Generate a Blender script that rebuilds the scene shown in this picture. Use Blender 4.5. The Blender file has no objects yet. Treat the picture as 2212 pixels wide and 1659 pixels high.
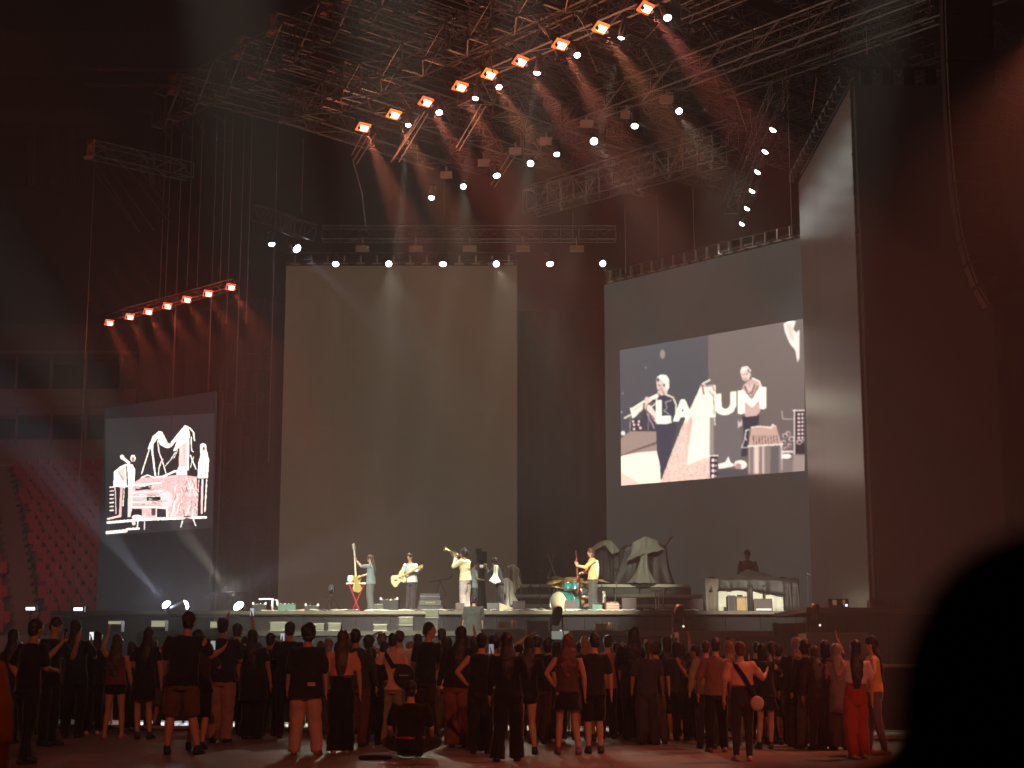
import bpy, math, random
import numpy as np
from mathutils import Vector, Matrix, noise
R = math.radians
rnd = random.Random(7)
sc = bpy.context.scene
col = sc.collection

# ------------------------------------------------------------------ camera, world, exposure
F = 3400.0                      # focal length in the pixels of a 2212 px wide picture
EYE = 1.25
PITCH = math.atan((1425 - 829.5) / F)
cd = bpy.data.cameras.new('camera')
cd.lens = 36.0 * F / 2212.0
cd.clip_start = 0.2
cd.clip_end = 600
cd.dof.use_dof = True
cd.dof.focus_distance = 33.0
cd.dof.aperture_fstop = 2.6
cam = bpy.data.objects.new('camera', cd)
cam.location = (0, 0, EYE)
cam.rotation_euler = (R(90) + PITCH, 0, 0)
col.objects.link(cam)
sc.camera = cam
w = bpy.data.worlds.new('World')
sc.world = w
w.use_nodes = True
bg = w.node_tree.nodes['Background']
bg.inputs[0].default_value = (0.30, 0.05, 0.035, 1)
bg.inputs[1].default_value = 0.005
sc.view_settings.view_transform = 'Standard'
sc.view_settings.look = 'None'
sc.view_settings.exposure = -0.55
sc.view_settings.gamma = 1.0
sc.cycles.use_denoising = True
sc.cycles.max_bounces = 4
sc.cycles.diffuse_bounces = 2
sc.cycles.glossy_bounces = 2
sc.cycles.volume_bounces = 0
sc.cycles.transparent_max_bounces = 6
sc.cycles.sample_clamp_indirect = 3.0
sc.cycles.sample_clamp_direct = 0.0

def at(px, py, Y):
    """point of the place seen at picture position px, py (2212 px wide) at the depth Y"""
    dx = (px - 1106) / F; dy = (829.5 - py) / F
    s, c = math.sin(PITCH), math.cos(PITCH)
    d = Vector((dx, c - dy * s, s + dy * c))
    return Vector((0, 0, EYE)) + d * (Y / d.y)
def atz(px, py, Z):
    d = at(px, py, 1.0) - Vector((0, 0, EYE))
    return Vector((0, 0, EYE)) + d * ((Z - EYE) / d.z)
def pxm(n, Y):
    return n * Y / F

# ------------------------------------------------------------------ materials
_M = {}
def mat(name, c, rough=0.7, metal=0.0, var=0.25, scale=6.0, bump=0.0, spec=0.5, coat=0.0):
    if name in _M: return _M[name]
    m = bpy.data.materials.new(name); m.use_nodes = True
    nt = m.node_tree; b = nt.nodes['Principled BSDF']
    tc = nt.nodes.new('ShaderNodeTexCoord'); nz = nt.nodes.new('ShaderNodeTexNoise')
    nz.inputs['Scale'].default_value = scale; nz.inputs['Detail'].default_value = 5
    nt.links.new(tc.outputs['Object'], nz.inputs['Vector'])
    mx = nt.nodes.new('ShaderNodeMix'); mx.data_type = 'RGBA'
    mx.inputs[6].default_value = (c[0]*(1-var), c[1]*(1-var), c[2]*(1-var), 1)
    mx.inputs[7].default_value = (min(1, c[0]*(1+var)), min(1, c[1]*(1+var)), min(1, c[2]*(1+var)), 1)
    nt.links.new(nz.outputs['Fac'], mx.inputs[0]); nt.links.new(mx.outputs[2], b.inputs['Base Color'])
    b.inputs['Roughness'].default_value = rough; b.inputs['Metallic'].default_value = metal
    b.inputs['Specular IOR Level'].default_value = spec
    if coat: b.inputs['Coat Weight'].default_value = coat
    if bump:
        bp = nt.nodes.new('ShaderNodeBump'); bp.inputs['Strength'].default_value = bump
        bp.inputs['Distance'].default_value = 0.02
        nt.links.new(nz.outputs['Fac'], bp.inputs['Height']); nt.links.new(bp.outputs[0], b.inputs['Normal'])
    _M[name] = m
    return m
def emit(name, c, s, sample='NONE'):
    if name in _M: return _M[name]
    m = bpy.data.materials.new(name); m.use_nodes = True
    nt = m.node_tree; nt.nodes.remove(nt.nodes['Principled BSDF'])
    e = nt.nodes.new('ShaderNodeEmission'); e.inputs[0].default_value = (*c, 1); e.inputs[1].default_value = s
    nt.links.new(e.outputs[0], nt.nodes['Material Output'].inputs[0])
    m.cycles.emission_sampling = sample
    _M[name] = m
    return m
def cloth(c, rough=0.9):
    m = mat('cloth_%03d_%03d_%03d' % tuple(int(x*999) for x in c), c, rough, 0, 0.18, 9, 0.5, 0.2)
    b = m.node_tree.nodes['Principled BSDF']; b.inputs['Sheen Weight'].default_value = .3; b.inputs['Sheen Roughness'].default_value = .35
    return m

# ------------------------------------------------------------------ mesh builder
class MB:
    def __init__(s): s.v = []; s.f = []
    def add(s, vs, fs):
        o = len(s.v); s.v += [tuple(x) for x in vs]; s.f += [tuple(i + o for i in f) for f in fs]; return s
    def box(s, c, d, rz=0.0, M=None):
        x, y, z = d[0]/2, d[1]/2, d[2]/2
        vs = [Vector((i*x, j*y, k*z)) for i in (-1, 1) for j in (-1, 1) for k in (-1, 1)]
        m = Matrix.Rotation(rz, 3, 'Z') if M is None else M
        vs = [m @ v + Vector(c) for v in vs]
        return s.add(vs, [(0,1,3,2),(4,6,7,5),(0,4,5,1),(2,3,7,6),(0,2,6,4),(1,5,7,3)])
    def bar(s, a, b, r, n=4):
        a, b = Vector(a), Vector(b); t = b - a
        if t.length < 1e-6: return s
        t.normalize(); u = t.orthogonal().normalized(); w_ = t.cross(u)
        vs = []
        for p in (a, b):
            for i in range(n):
                an = 2*math.pi*(i+.5)/n; vs.append(p + (u*math.cos(an) + w_*math.sin(an))*r)
        fs = [(i, (i+1) % n, n+(i+1) % n, n+i) for i in range(n)] + [tuple(range(n))[::-1], tuple(range(n, 2*n))]
        return s.add(vs, fs)
    def tube(s, pts, rads, n=10, caps=True, ref=Vector((1, 0, 0)), flat=False):
        pts = [Vector(p) for p in pts]
        rr = [(r, r) if not isinstance(r, tuple) else r for r in rads]
        P, Q = list(pts), list(rr)
        tg = [(pts[min(i+1, len(pts)-1)] - pts[max(i-1, 0)]).normalized() for i in range(len(pts))]
        if caps and not flat:
            a = min(rr[0]); b = min(rr[-1])
            P = [pts[0] - tg[0]*a*.9, pts[0] - tg[0]*a*.6] + P + [pts[-1] + tg[-1]*b*.6, pts[-1] + tg[-1]*b*.9]
            Q = [(rr[0][0]*.35, rr[0][1]*.35), (rr[0][0]*.78, rr[0][1]*.78)] + Q + [(rr[-1][0]*.78, rr[-1][1]*.78), (rr[-1][0]*.35, rr[-1][1]*.35)]
            tg = [tg[0], tg[0]] + tg + [tg[-1], tg[-1]]
        vs = []
        for p, (ra, rb), t in zip(P, Q, tg):
            rf = ref if abs(t.dot(ref)) < .9 else Vector((0, 1, 0))
            u = (rf - t*rf.dot(t)).normalized(); w_ = t.cross(u)
            for i in range(n):
                an = 2*math.pi*i/n; vs.append(p + u*math.cos(an)*ra + w_*math.sin(an)*rb)
        fs = []
        for k in range(len(P)-1):
            for i in range(n):
                fs.append((k*n+i, k*n+(i+1) % n, (k+1)*n+(i+1) % n, (k+1)*n+i))
        fs.append(tuple(range(n))[::-1]); o = (len(P)-1)*n; fs.append(tuple(range(o, o+n)))
        return s.add(vs, fs)
    def ball(s, c, r, n=12, m=8):
        c = Vector(c); r = r if isinstance(r, tuple) else (r, r, r)
        vs = [c + Vector((0, 0, -r[2]))]
        for j in range(1, m):
            ph = -math.pi/2 + math.pi*j/m
            for i in range(n):
                an = 2*math.pi*i/n
                vs.append(c + Vector((math.cos(an)*math.cos(ph)*r[0], math.sin(an)*math.cos(ph)*r[1], math.sin(ph)*r[2])))
        vs.append(c + Vector((0, 0, r[2])))
        fs = [(0, 1+(i+1) % n, 1+i) for i in range(n)]
        for j in range(m-2):
            for i in range(n):
                a = 1+j*n; fs.append((a+i, a+(i+1) % n, a+n+(i+1) % n, a+n+i))
        a = 1+(m-2)*n; fs += [(a+i, a+(i+1) % n, len(vs)-1) for i in range(n)]
        return s.add(vs, fs)
    def lathe(s, prof, c=(0, 0, 0), n=20, M=None):
        vs = []; m = M or Matrix.Identity(3)
        for r, z in prof:
            for i in range(n):
                an = 2*math.pi*i/n; vs.append(m @ Vector((r*math.cos(an), r*math.sin(an), z)) + Vector(c))
        fs = []
        for k in range(len(prof)-1):
            for i in range(n): fs.append((k*n+i, k*n+(i+1) % n, (k+1)*n+(i+1) % n, (k+1)*n+i))
        fs.append(tuple(range(n))[::-1]); o = (len(prof)-1)*n; fs.append(tuple(range(o, o+n)))
        return s.add(vs, fs)
    def build(s, name, m, parent=None, smooth=False, off=None):
        me = bpy.data.meshes.new(name)
        vs = s.v if off is None else [(a-off[0], b-off[1], c-off[2]) for a, b, c in s.v]
        me.from_pydata(vs, [], s.f); me.update()
        if smooth: me.polygons.foreach_set('use_smooth', [True]*len(me.polygons))
        me.materials.append(m)
        o = bpy.data.objects.new(name, me); col.objects.link(o)
        if parent is not None: o.parent = parent
        return o
def tag(o, label=None, cat=None, group=None, kind=None):
    if label: o['label'] = label
    if cat: o['category'] = cat
    if group: o['group'] = group
    if kind: o['kind'] = kind
    return o
def thing(name, label, cat, loc, rz=0.0, group=None):
    o = bpy.data.objects.new(name, None); col.objects.link(o)
    o.location = loc; o.rotation_euler = (0, 0, rz); o.empty_display_size = .2
    return tag(o, label, cat, group)
def copy_tree(o, parent=None):
    c = o.copy(); col.objects.link(c)
    if parent is not None: c.parent = parent
    for ch in [x for x in o.children]: copy_tree(ch, c)
    return c
ORD = ['first', 'second', 'third', 'fourth', 'fifth', 'sixth', 'seventh', 'eighth', 'ninth', 'tenth', 'eleventh', 'twelfth', 'thirteenth',
       'fourteenth', 'fifteenth', 'sixteenth', 'seventeenth', 'eighteenth', 'nineteenth', 'twentieth', 'twenty-first', 'twenty-second', 'twenty-third', 'twenty-fourth',
       'twenty-fifth', 'twenty-sixth', 'twenty-seventh', 'twenty-eighth', 'twenty-ninth', 'thirtieth']

BLACK = mat('black_fabric', (.018, .018, .020), .85, 0, .35, 3, .3, .2)
STEEL = mat('truss_aluminium', (.20, .175, .14), .45, .6, .3, 2)
STEELD = mat('dark_steel', (.10, .095, .09), .5, .5, .3, 3)
BLKM = mat('black_metal', (.02, .02, .022), .45, .3, .3, 4)
PLAST = mat('black_plastic', (.025, .025, .027), .5, 0, .3, 5)
DECK_Z = 2.64

# ------------------------------------------------------------------ setting: ground
g = MB(); NX = 60
gv = [(x*4-120, y*4-20, 0) for y in range(46) for x in range(61)]
g.add(gv, [(j*61+i, j*61+i+1, (j+1)*61+i+1, (j+1)*61+i) for j in range(45) for i in range(60)])
gm = bpy.data.materials.new('event_floor'); gm.use_nodes = True
nt = gm.node_tree; b = nt.nodes['Principled BSDF']
tc = nt.nodes.new('ShaderNodeTexCoord')
br = nt.nodes.new('ShaderNodeTexBrick'); br.inputs['Scale'].default_value = .42; br.inputs['Mortar Size'].default_value = .012
br.inputs['Color1'].default_value = (.27, .19, .14, 1); br.inputs['Color2'].default_value = (.22, .155, .115, 1); br.inputs['Mortar'].default_value = (.15, .13, .10, 1)
br.inputs['Row Height'].default_value = .5; br.inputs['Brick Width'].default_value = 1.0
nz = nt.nodes.new('ShaderNodeTexNoise'); nz.inputs['Scale'].default_value = 1.3; nz.inputs['Detail'].default_value = 8
mx = nt.nodes.new('ShaderNodeMix'); mx.data_type = 'RGBA'; mx.blend_type = 'MULTIPLY'; mx.inputs[0].default_value = .7
mp = nt.nodes.new('ShaderNodeMapRange'); mp.inputs[1].default_value = .3; mp.inputs[2].default_value = .7; mp.inputs[3].default_value = .45; mp.inputs[4].default_value = 1.1
nt.links.new(tc.outputs['Object'], br.inputs['Vector']); nt.links.new(tc.outputs['Object'], nz.inputs['Vector'])
nt.links.new(nz.outputs['Fac'], mp.inputs[0]); nt.links.new(br.outputs['Color'], mx.inputs[6]); nt.links.new(mp.outputs[0], mx.inputs[7])
nt.links.new(mx.outputs[2], b.inputs['Base Color']); b.inputs['Roughness'].default_value = .55
tag(g.build('ground', gm), kind='structure')

# ------------------------------------------------------------------ stage decks
dm = mat('stage_deck_board', (.06, .055, .042), .45, 0, .3, 2)
s = MB(); s.box((2.2, 56, DECK_Z-.06), (31, 20, .12))
st = thing('stage', 'wide raised black stage across the arena floor', 'stage', (0, 0, 0))
s.build('deck', dm, st)
s = MB()
for i in range(60):       # pleated skirt under the deck edge
    x = -13.2 + i*.51
    s.box((x + .25, 46.06 + (.03 if i % 2 else 0), DECK_Z/2 - .08), (.5, .06, DECK_Z-.2))
s.build('skirt', BLACK, st)
s = MB(); s.box((2.2, 45.97, DECK_Z-.05), (31, .05, .09)); s.build('edge_trim', mat('edge_aluminium', (.13, .12, .09), .5, .4), st)
led = thing('front_ledge', 'lower black ledge running along the front of the stage', 'stage', (0, 0, 0))
s = MB(); s.box((-1.5, 44.1, 1.94), (17, 3.4, .12)); s.build('ledge_top', dm, led)
s = MB()
for i in range(34): s.box((-9.75 + i*.5, 42.5 + (.03 if i % 2 else 0), .93), (.49, .06, 1.86))
s.build('ledge_skirt', BLACK, led)
pf = thing('side_platform', 'black platform carrying the tall side screen', 'platform', (10.6, 43, 0))
MB().box((0, 0, 2.5), (6.2, 5, .12)).build('platform_top', dm, pf)
s = MB()
for i in range(12): s.box((-2.85 + i*.52, -2.45 + (.03 if i % 2 else 0), 1.2), (.51, .06, 2.4))
s.build('platform_skirt', BLACK, pf)
# stepped risers behind the drums
rz = thing('stage_riser', 'stepped dark riser platforms behind the drum kit', 'riser', (0, 0, 0))
for (x0, x1, py, Y, d) in ((1108, 1522, 1305, 50.6, 5.5), (1108, 1517, 1284, 52.2, 3.9), (1108, 1491, 1262, 53.8, 2.4)):
    a = at(x0, py, Y); b_ = at(x1, py, Y)
    s = MB(); s.box(((a.x+b_.x)/2, Y+d/2, a.z-.05), (b_.x-a.x, d, .1))
    s.build('riser_deck', mat('riser_edge', (.40, .42, .33), .45, .3), rz)
    s = MB(); n = 7
    for i in range(n):
        ww = (b_.x-a.x)/n
        s.box((a.x + ww*(i+.5), Y+.12, (a.z-.12+DECK_Z)/2), (ww-.04, .05, a.z-.14-DECK_Z))
    s.build('riser_front', mat('riser_front', (.07, .075, .065), .6, 0, .4, 2), rz)
    for i in range(n+1):
        ww = (b_.x-a.x)/n; MB().bar((a.x+ww*i, Y+.05, DECK_Z), (a.x+ww*i, Y+.05, a.z-.1), .03).build('riser_leg', STEELD, rz)

# ------------------------------------------------------------------ LED screens
def led_mat(name, c, rough, bscale=1.0, spec=.5, glow=None):
    m = bpy.data.materials.new(name); m.use_nodes = True
    nt = m.node_tree; b = nt.nodes['Principled BSDF']
    tc = nt.nodes.new('ShaderNodeTexCoord'); mpn = nt.nodes.new('ShaderNodeMapping'); mpn.inputs['Rotation'].default_value = (R(90), 0, 0)
    br = nt.nodes.new('ShaderNodeTexBrick'); br.offset = 0; br.inputs['Scale'].default_value = bscale
    br.inputs['Mortar Size'].default_value = .006; br.inputs['Brick Width'].default_value = .5; br.inputs['Row Height'].default_value = .5
    br.inputs['Color1'].default_value = (*[x*1.07 for x in c], 1); br.inputs['Color2'].default_value = (*[x*.95 for x in c], 1)
    br.inputs['Mortar'].default_value = (*[x*.8 for x in c], 1)
    nt.links.new(tc.outputs['Object'], mpn.inputs[0]); nt.links.new(mpn.outputs[0], br.inputs['Vector'])
    nt.links.new(br.outputs[0], b.inputs['Base Color'])
    b.inputs['Roughness'].default_value = rough; b.inputs['Specular IOR Level'].default_value = spec
    if glow:      # dim even emission added, in place of light and haze on the face
        b.inputs['Emission Color'].default_value = (*glow, 1); b.inputs['Emission Strength'].default_value = 1.0; m.cycles.emission_sampling = 'NONE'
    return m
def screen_box(name, label, a, b_, z0, z1, depth, m, cat='screen'):
    """upright LED wall between the floor points a and b"""
    a = Vector((a[0], a[1], 0)); b_ = Vector((b_[0], b_[1], 0)); t = b_-a; L = t.length
    ang = math.atan2(t.y, t.x)
    root = thing(name, label, cat, (a.x, a.y, z0), ang)
    n = -1 if math.cos(ang) > 0 else 1
    H = z1-z0
    MB().box((L/2, .04, H/2), (L, .08, H)).build('led_panel', m, root)
    f = MB()
    for i in range(int(L/1.0)+2):
        x = min(L-.05, .05 + i*1.0)
        f.box((x, .35, H/2), (.05, .05, H))
    for k in range(int(H/1.5)+1): f.box((L/2, .35, k*1.5 + .1), (L, .04, .04)); f.box((L/2, .2, k*1.5+.1), (.04, .3, .04))
    f.build('support_frame', STEELD, root)
    return root, L, H, ang
CS = screen_box('center_screen', 'tall blank brown center screen behind the guitarists', at(610, 900, 60)[:2], at(1117, 900, 60)[:2], DECK_Z, at(870, 574, 60).z, .1,
                led_mat('led_off_warm', (.10, .085, .06), .6, glow=(.053, .036, .020)))
a = at(1305, 620, 61.0); b_ = at(1745, 505, 53.6)
RS = screen_box('right_screen', 'angled right screen showing a live picture of a trumpeter and letters', a[:2], b_[:2], DECK_Z, (a.z+b_.z)/2, .1, led_mat('led_grey', (.05, .052, .056), .55, glow=(.050, .053, .046)))
# side screen: inner face towards the stage, front face towards the crowd
wi = thing('side_screen', 'tall side screen with a shiny inner face and a dark front face', 'screen', (0, 0, 0))
A = at(1725, 400, 50.5); B = at(1838, 187, 41.6); ZT = B.z
C = at(2156, 900, 41.6)
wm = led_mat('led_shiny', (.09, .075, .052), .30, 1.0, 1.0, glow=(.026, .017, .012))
vs = [(A.x, A.y, 2.56), (B.x, B.y, 2.56), (B.x, B.y, ZT), (A.x, A.y, ZT)]
vs += [(x+.1, y, z) for x, y, z in vs]
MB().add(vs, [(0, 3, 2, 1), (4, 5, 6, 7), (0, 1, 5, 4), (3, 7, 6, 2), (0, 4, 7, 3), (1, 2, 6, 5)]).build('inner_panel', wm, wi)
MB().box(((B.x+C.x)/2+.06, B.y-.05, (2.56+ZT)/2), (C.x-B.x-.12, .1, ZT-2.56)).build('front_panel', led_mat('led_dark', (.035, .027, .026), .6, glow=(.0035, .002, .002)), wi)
s = MB()
s.box((B.x-.02, B.y-.08, (2.56+ZT)/2), (.07, .12, ZT-2.56))
for k in range(26): s.box((B.x-.03, B.y-.16, 2.8+k*.55), (.09, .06, .12))
s.build('corner_frame', STEELD, wi)
s = MB()
for k in range(16):
    t = k/15; p = Vector((A.x-.12, A.y, ZT+.02)).lerp(Vector((B.x-.12, B.y, ZT+.02)), t)
    s.box((p.x-.1, p.y, p.z+.12), (.16, .12, .3))
s.bar((A.x-.25, A.y, ZT+.3), (B.x-.25, B.y, ZT+.3), .035); s.bar((A.x+.1, A.y, ZT+.3), (B.x+.1, B.y, ZT+.3), .035)
s.build('top_rigging', STEELD, wi)
s = MB()
for k in range(6): s.box((B.x+.5+k*.6, B.y+.4, ZT+.35), (.3, .3, .5))
s.bar((B.x, B.y+.3, ZT+.65), (C.x, C.y+.3, ZT+.65), .05)
s.build('hoist_row', BLKM, wi)

# rigging beads along the top of the right and centre screens
def bumpers(root, L, H, n, big=1.0, m=STEELD):
    s = MB(); s2 = MB()
    for i in range(n):
        x = L*(i+.5)/n
        s = MB(); s.box((x, .1, H+.32*big), (.06, .1, .42*big)); s.box((x, .1, H+.1), (.35, .12, .06)); s.build('hanging_bracket', mat('bracket_bright', (.36, .36, .32), .4, .5), root)
    s2.bar((0, .1, H+.12), (L, .1, H+.12), .05); s2.bar((0, .1, H+.55), (L, .1, H+.55), .03); s2.bar((0, .3, H+.30), (L, .3, H+.30), .04)
    s2.build('hanging_bar', m, root)
bumpers(RS[0], RS[1], RS[2], 18)
bumpers(CS[0], CS[1], CS[2], 14, .8)

# left screen
a = at(228, 860, 60.5); b_ = at(466, 850, 56.5)
LS = screen_box('left_screen', 'dark left screen showing a bright line-like picture of the band', a[:2], b_[:2], 2.0, at(466, 845, 56.5).z, .1, led_mat('led_dark_warm', (.02, .018, .019), .7, glow=(.017, .014, .017)))

# ---- pictures on the screens, drawn as colours of the diodes
class Canvas:
    def __init__(s, wd, ht, k): s.k = k; s.w = int(wd/k); s.h = int(ht/k); s.a = np.zeros((s.h, s.w, 3)); s.Y, s.X = np.mgrid[0:s.h, 0:s.w]; s.X = (s.X+.5)*k; s.Y = (s.Y+.5)*k
    def mask(s, P):
        x, y = s.X, s.Y; ins = np.zeros(x.shape, bool); n = len(P)
        for i in range(n):
            x0, y0 = P[i]; x1, y1 = P[(i+1) % n]
            if y0 == y1: continue
            c = ((y0 > y) != (y1 > y)) & (x < (x1-x0)*(y-y0)/(y1-y0)+x0); ins ^= c
        return ins
    def poly(s, P, c, nz=0): 
        m = s.mask(P); s.a[m] = c
        if nz: s.a[m] += (RNG.random((m.sum(), 1))-.5)*nz
        return s
    def ell(s, cx, cy, rx, ry, c): s.a[((s.X-cx)/rx)**2+((s.Y-cy)/ry)**2 < 1] = c; return s
    def line(s, P, wd, c):
        for (x0, y0), (x1, y1) in zip(P[:-1], P[1:]):
            dx, dy = x1-x0, y1-y0; L = dx*dx+dy*dy+1e-9
            t = np.clip(((s.X-x0)*dx+(s.Y-y0)*dy)/L, 0, 1)
            s.a[(s.X-x0-t*dx)**2+(s.Y-y0-t*dy)**2 < (wd/2)**2] = c
        return s
    def rect(s, x0, y0, x1, y1, c): return s.poly([(x0, y0), (x1, y0), (x1, y1), (x0, y1)], c)
    def blur(s, n=1):
        for _ in range(n):
            a = s.a; p = np.pad(a, ((1, 1), (1, 1), (0, 0)), 'edge')
            s.a = (p[:-2, 1:-1]+p[2:, 1:-1]+p[1:-1, :-2]+p[1:-1, 2:]+2*a)/6
        return s
RNG = np.random.default_rng(3)
def lin(a): a = np.clip(a/255., 0, 1); return np.where(a <= .04045, a/12.92, ((a+.055)/1.055)**2.4)
def picture(root, cv, org, scl, corners, nx, ny, name, strength, label=None):
    """corners: TL, TR, BR, BL in picture pixels; lies 12 mm in front of the LED wall root"""
    ang = root.rotation_euler.z; o = Vector(root.location)
    t = Vector((math.cos(ang), math.sin(ang), 0)); n = Vector((t.y, -t.x, 0))
    if n.y > 0: n = -n
    pl = o + n*.012
    def hit(px, py):
        d = at(px, py, 1.0)-Vector((0, 0, EYE)); e = Vector((0, 0, EYE))
        return e + d*((pl-e).dot(n)/d.dot(n))
    Q = [hit(*c) for c in corners]
    # true rectangle in the plane of the wall
    vs = []; cs = []
    for j in range(ny+1):
        v = j/ny
        for i in range(nx+1):
            u = i/nx
            px = (corners[0][0]*(1-u)+corners[1][0]*u)*(1-v)+(corners[3][0]*(1-u)+corners[2][0]*u)*v
            py = (corners[0][1]*(1-u)+corners[1][1]*u)*(1-v)+(corners[3][1]*(1-u)+corners[2][1]*u)*v
            p = (Q[0]*(1-u)+Q[1]*u)*(1-v)+(Q[3]*(1-u)+Q[2]*u)*v
            vs.append(p)
            cx = min(cv.w-1, max(0, int((px*1.16275-org[0])*scl/cv.k))); cy = min(cv.h-1, max(0, int((py*1.16275-org[1])*scl/cv.k)))
            cs.append(cv.a[cy, cx])
    fs = [(j*(nx+1)+i, (j+1)*(nx+1)+i, (j+1)*(nx+1)+i+1, j*(nx+1)+i+1) for j in range(ny) for i in range(nx)]
    M = Matrix.Rotation(-ang, 3, 'Z')
    vs = [M @ (v-o) for v in vs]
    me = bpy.data.meshes.new(name); me.from_pydata(vs, [], fs); me.update()
    ca = me.color_attributes.new('diode', 'FLOAT_COLOR', 'POINT')
    arr = np.ones((len(vs), 4)); arr[:, :3] = lin(np.array(cs)); ca.data.foreach_set('color', arr.ravel().astype(np.float32))
    m = bpy.data.materials.new(name); m.use_nodes = True; nt = m.node_tree; nt.nodes.remove(nt.nodes['Principled BSDF'])
    e = nt.nodes.new('ShaderNodeEmission'); at_ = nt.nodes.new('ShaderNodeAttribute'); at_.attribute_name = 'diode'
    nt.links.new(at_.outputs['Color'], e.inputs[0]); e.inputs[1].default_value = strength
    nt.links.new(e.outputs[0], nt.nodes['Material Output'].inputs[0])
    m.cycles.emission_sampling = 'FRONT'
    me.materials.append(m)
    ob = bpy.data.objects.new(name, me); col.objects.link(ob); ob.parent = root
    return Q
# right screen picture (coordinates of an enlargement of the screen)
cv = Canvas(1733, 1659, 4)
cv.a[:] = (74, 76, 80); cv.rect(893, 0, 1733, 1659, (104, 95, 90))
cv.a += ((cv.Y-900)/900*-10)[..., None]
cv.ell(455, 400, 26, 44, (150, 132, 126)).ell(290, 528, 10, 14, (122, 125, 120)).ell(55, 770, 9, 10, (170, 150, 140)).ell(42, 945, 9, 10, (200, 180, 170))
cv.rect(905, 950, 1190, 1500, (105, 98, 98)).rect(905, 980, 945, 1330, (150, 135, 128))
cv.poly([(30, 1190), (130, 1120), (400, 1120), (410, 1320), (30, 1360)], (156, 134, 124), 12)
cv.line([(40, 1345), (390, 1225)], 9, (70, 55, 55))
cv.poly([(30, 1352), (200, 1318), (400, 1300), (425, 1360), (445, 1659), (30, 1659)], (255, 244, 216))
cv.poly([(30, 1500), (220, 1590), (440, 1600), (445, 1659), (30, 1659)], (250, 206, 186))
for i in range(9): cv.line([(60+i*42, 1338-i*13), (80+i*42, 1332-i*13)], 11, (120, 96, 90))
# gear behind the trumpeter
cv.rect(130, 1010, 250, 1120, (60, 52, 56))
for x, y in ((170, 1060), (215, 1060), (170, 1100), (235, 1090), (160, 1030), (220, 1030)): cv.ell(x, y, 14, 13, (235, 205, 198))
cv.line([(75, 1000), (135, 970)], 16, (235, 225, 215)).line([(135, 980), (130, 1120)], 6, (220, 205, 195)).ell(58, 1140, 22, 22, (240, 225, 220))
cv.poly([(250, 940), (330, 930), (395, 1010), (395, 1120), (250, 1120)], (62, 60, 70)); cv.line([(300, 950), (372, 1090)], 12, (190, 160, 160)).line([(320, 960), (310, 1110)], 8, (150, 140, 145))
# trumpeter
cv.poly([(410, 790), (480, 765), (560, 800), (588, 860), (590, 960), (592, 1060), (560, 1200), (520, 1400), (455, 1590), (425, 1400), (400, 1310), (392, 1050), (430, 960), (450, 860)], (58, 60, 74), 14)
cv.line([(470, 770), (560, 805), (586, 870), (588, 950)], 16, (240, 222, 200)).line([(540, 830), (480, 850), (500, 900), (470, 930), (520, 960)], 9, (190, 175, 155))
cv.poly([(395, 650), (400, 615), (440, 592), (490, 595), (518, 640), (520, 700), (500, 770), (440, 790), (410, 760), (400, 700)], (226, 200, 186))
cv.poly([(395, 650), (400, 612), (440, 590), (495, 595), (520, 640), (520, 720), (490, 740), (480, 680), (440, 630)], (252, 240, 226))
cv.ell(412, 640, 12, 18, (80, 66, 66)).ell(425, 690, 12, 8, (90, 70, 66)).ell(470, 690, 12, 16, (110, 84, 80)).line([(405, 735), (425, 735)], 8, (90, 60, 58)).line([(435, 710), (470, 770)], 16, (180, 140, 128))
cv.poly([(270, 900), (300, 870), (340, 880), (410, 970), (430, 1040), (380, 1030), (320, 960)], (246, 216, 200)).line([(300, 930), (380, 1010)], 9, (120, 80, 76))
cv.poly([(125, 900), (145, 905), (300, 815), (410, 765), (420, 800), (330, 850), (210, 960), (165, 1002), (150, 1000)], (255, 244, 222))
cv.line([(180, 950), (300, 870), (340, 900), (400, 850), (395, 800)], 12, (250, 230, 205)).line([(160, 930), (290, 850)], 5, (120, 96, 86)).ell(365, 840, 20, 15, (70, 60, 66)).ell(300, 835, 26, 36, (238, 200, 185)).line([(275, 860), (262, 930)], 12, (90, 70, 70)).line([(300, 870), (292, 930)], 8, (90, 70, 70))
# guitarist at the right
cv.poly([(1200, 985), (1350, 960), (1340, 1090), (1260, 1100), (1245, 1350), (1190, 1350), (1215, 1150)], (52, 52, 62), 10)
cv.poly([(1195, 740), (1210, 690), (1270, 640), (1300, 625), (1350, 650), (1370, 700), (1360, 930), (1330, 975), (1230, 985), (1205, 900)], (206, 170, 160), 20)
cv.line([(1290, 625), (1350, 655), (1370, 710)], 14, (252, 240, 226)).line([(1225, 700), (1245, 780), (1285, 760), (1310, 690)], 12, (120, 84, 80)).line([(1240, 790), (1290, 800), (1340, 700)], 9, (130, 96, 92)).line([(1230, 680), (1270, 740), (1290, 690)], 8, (250, 225, 215))
cv.poly([(1182, 560), (1195, 525), (1240, 512), (1272, 540), (1275, 600), (1255, 650), (1235, 662), (1205, 640), (1190, 600)], (232, 202, 192))
cv.poly([(1182, 570), (1195, 522), (1245, 510), (1276, 545), (1270, 600), (1250, 560), (1215, 550), (1195, 580)], (246, 232, 218)).ell(1215, 592, 7, 6, (90, 60, 60)).ell(1240, 585, 7, 6, (90, 60, 60)).line([(1215, 628), (1240, 625)], 6, (110, 66, 66)).line([(1228, 650), (1250, 645)], 12, (140, 100, 95)).line([(1250, 545), (1262, 570)], 14, (120, 90, 86))
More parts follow.
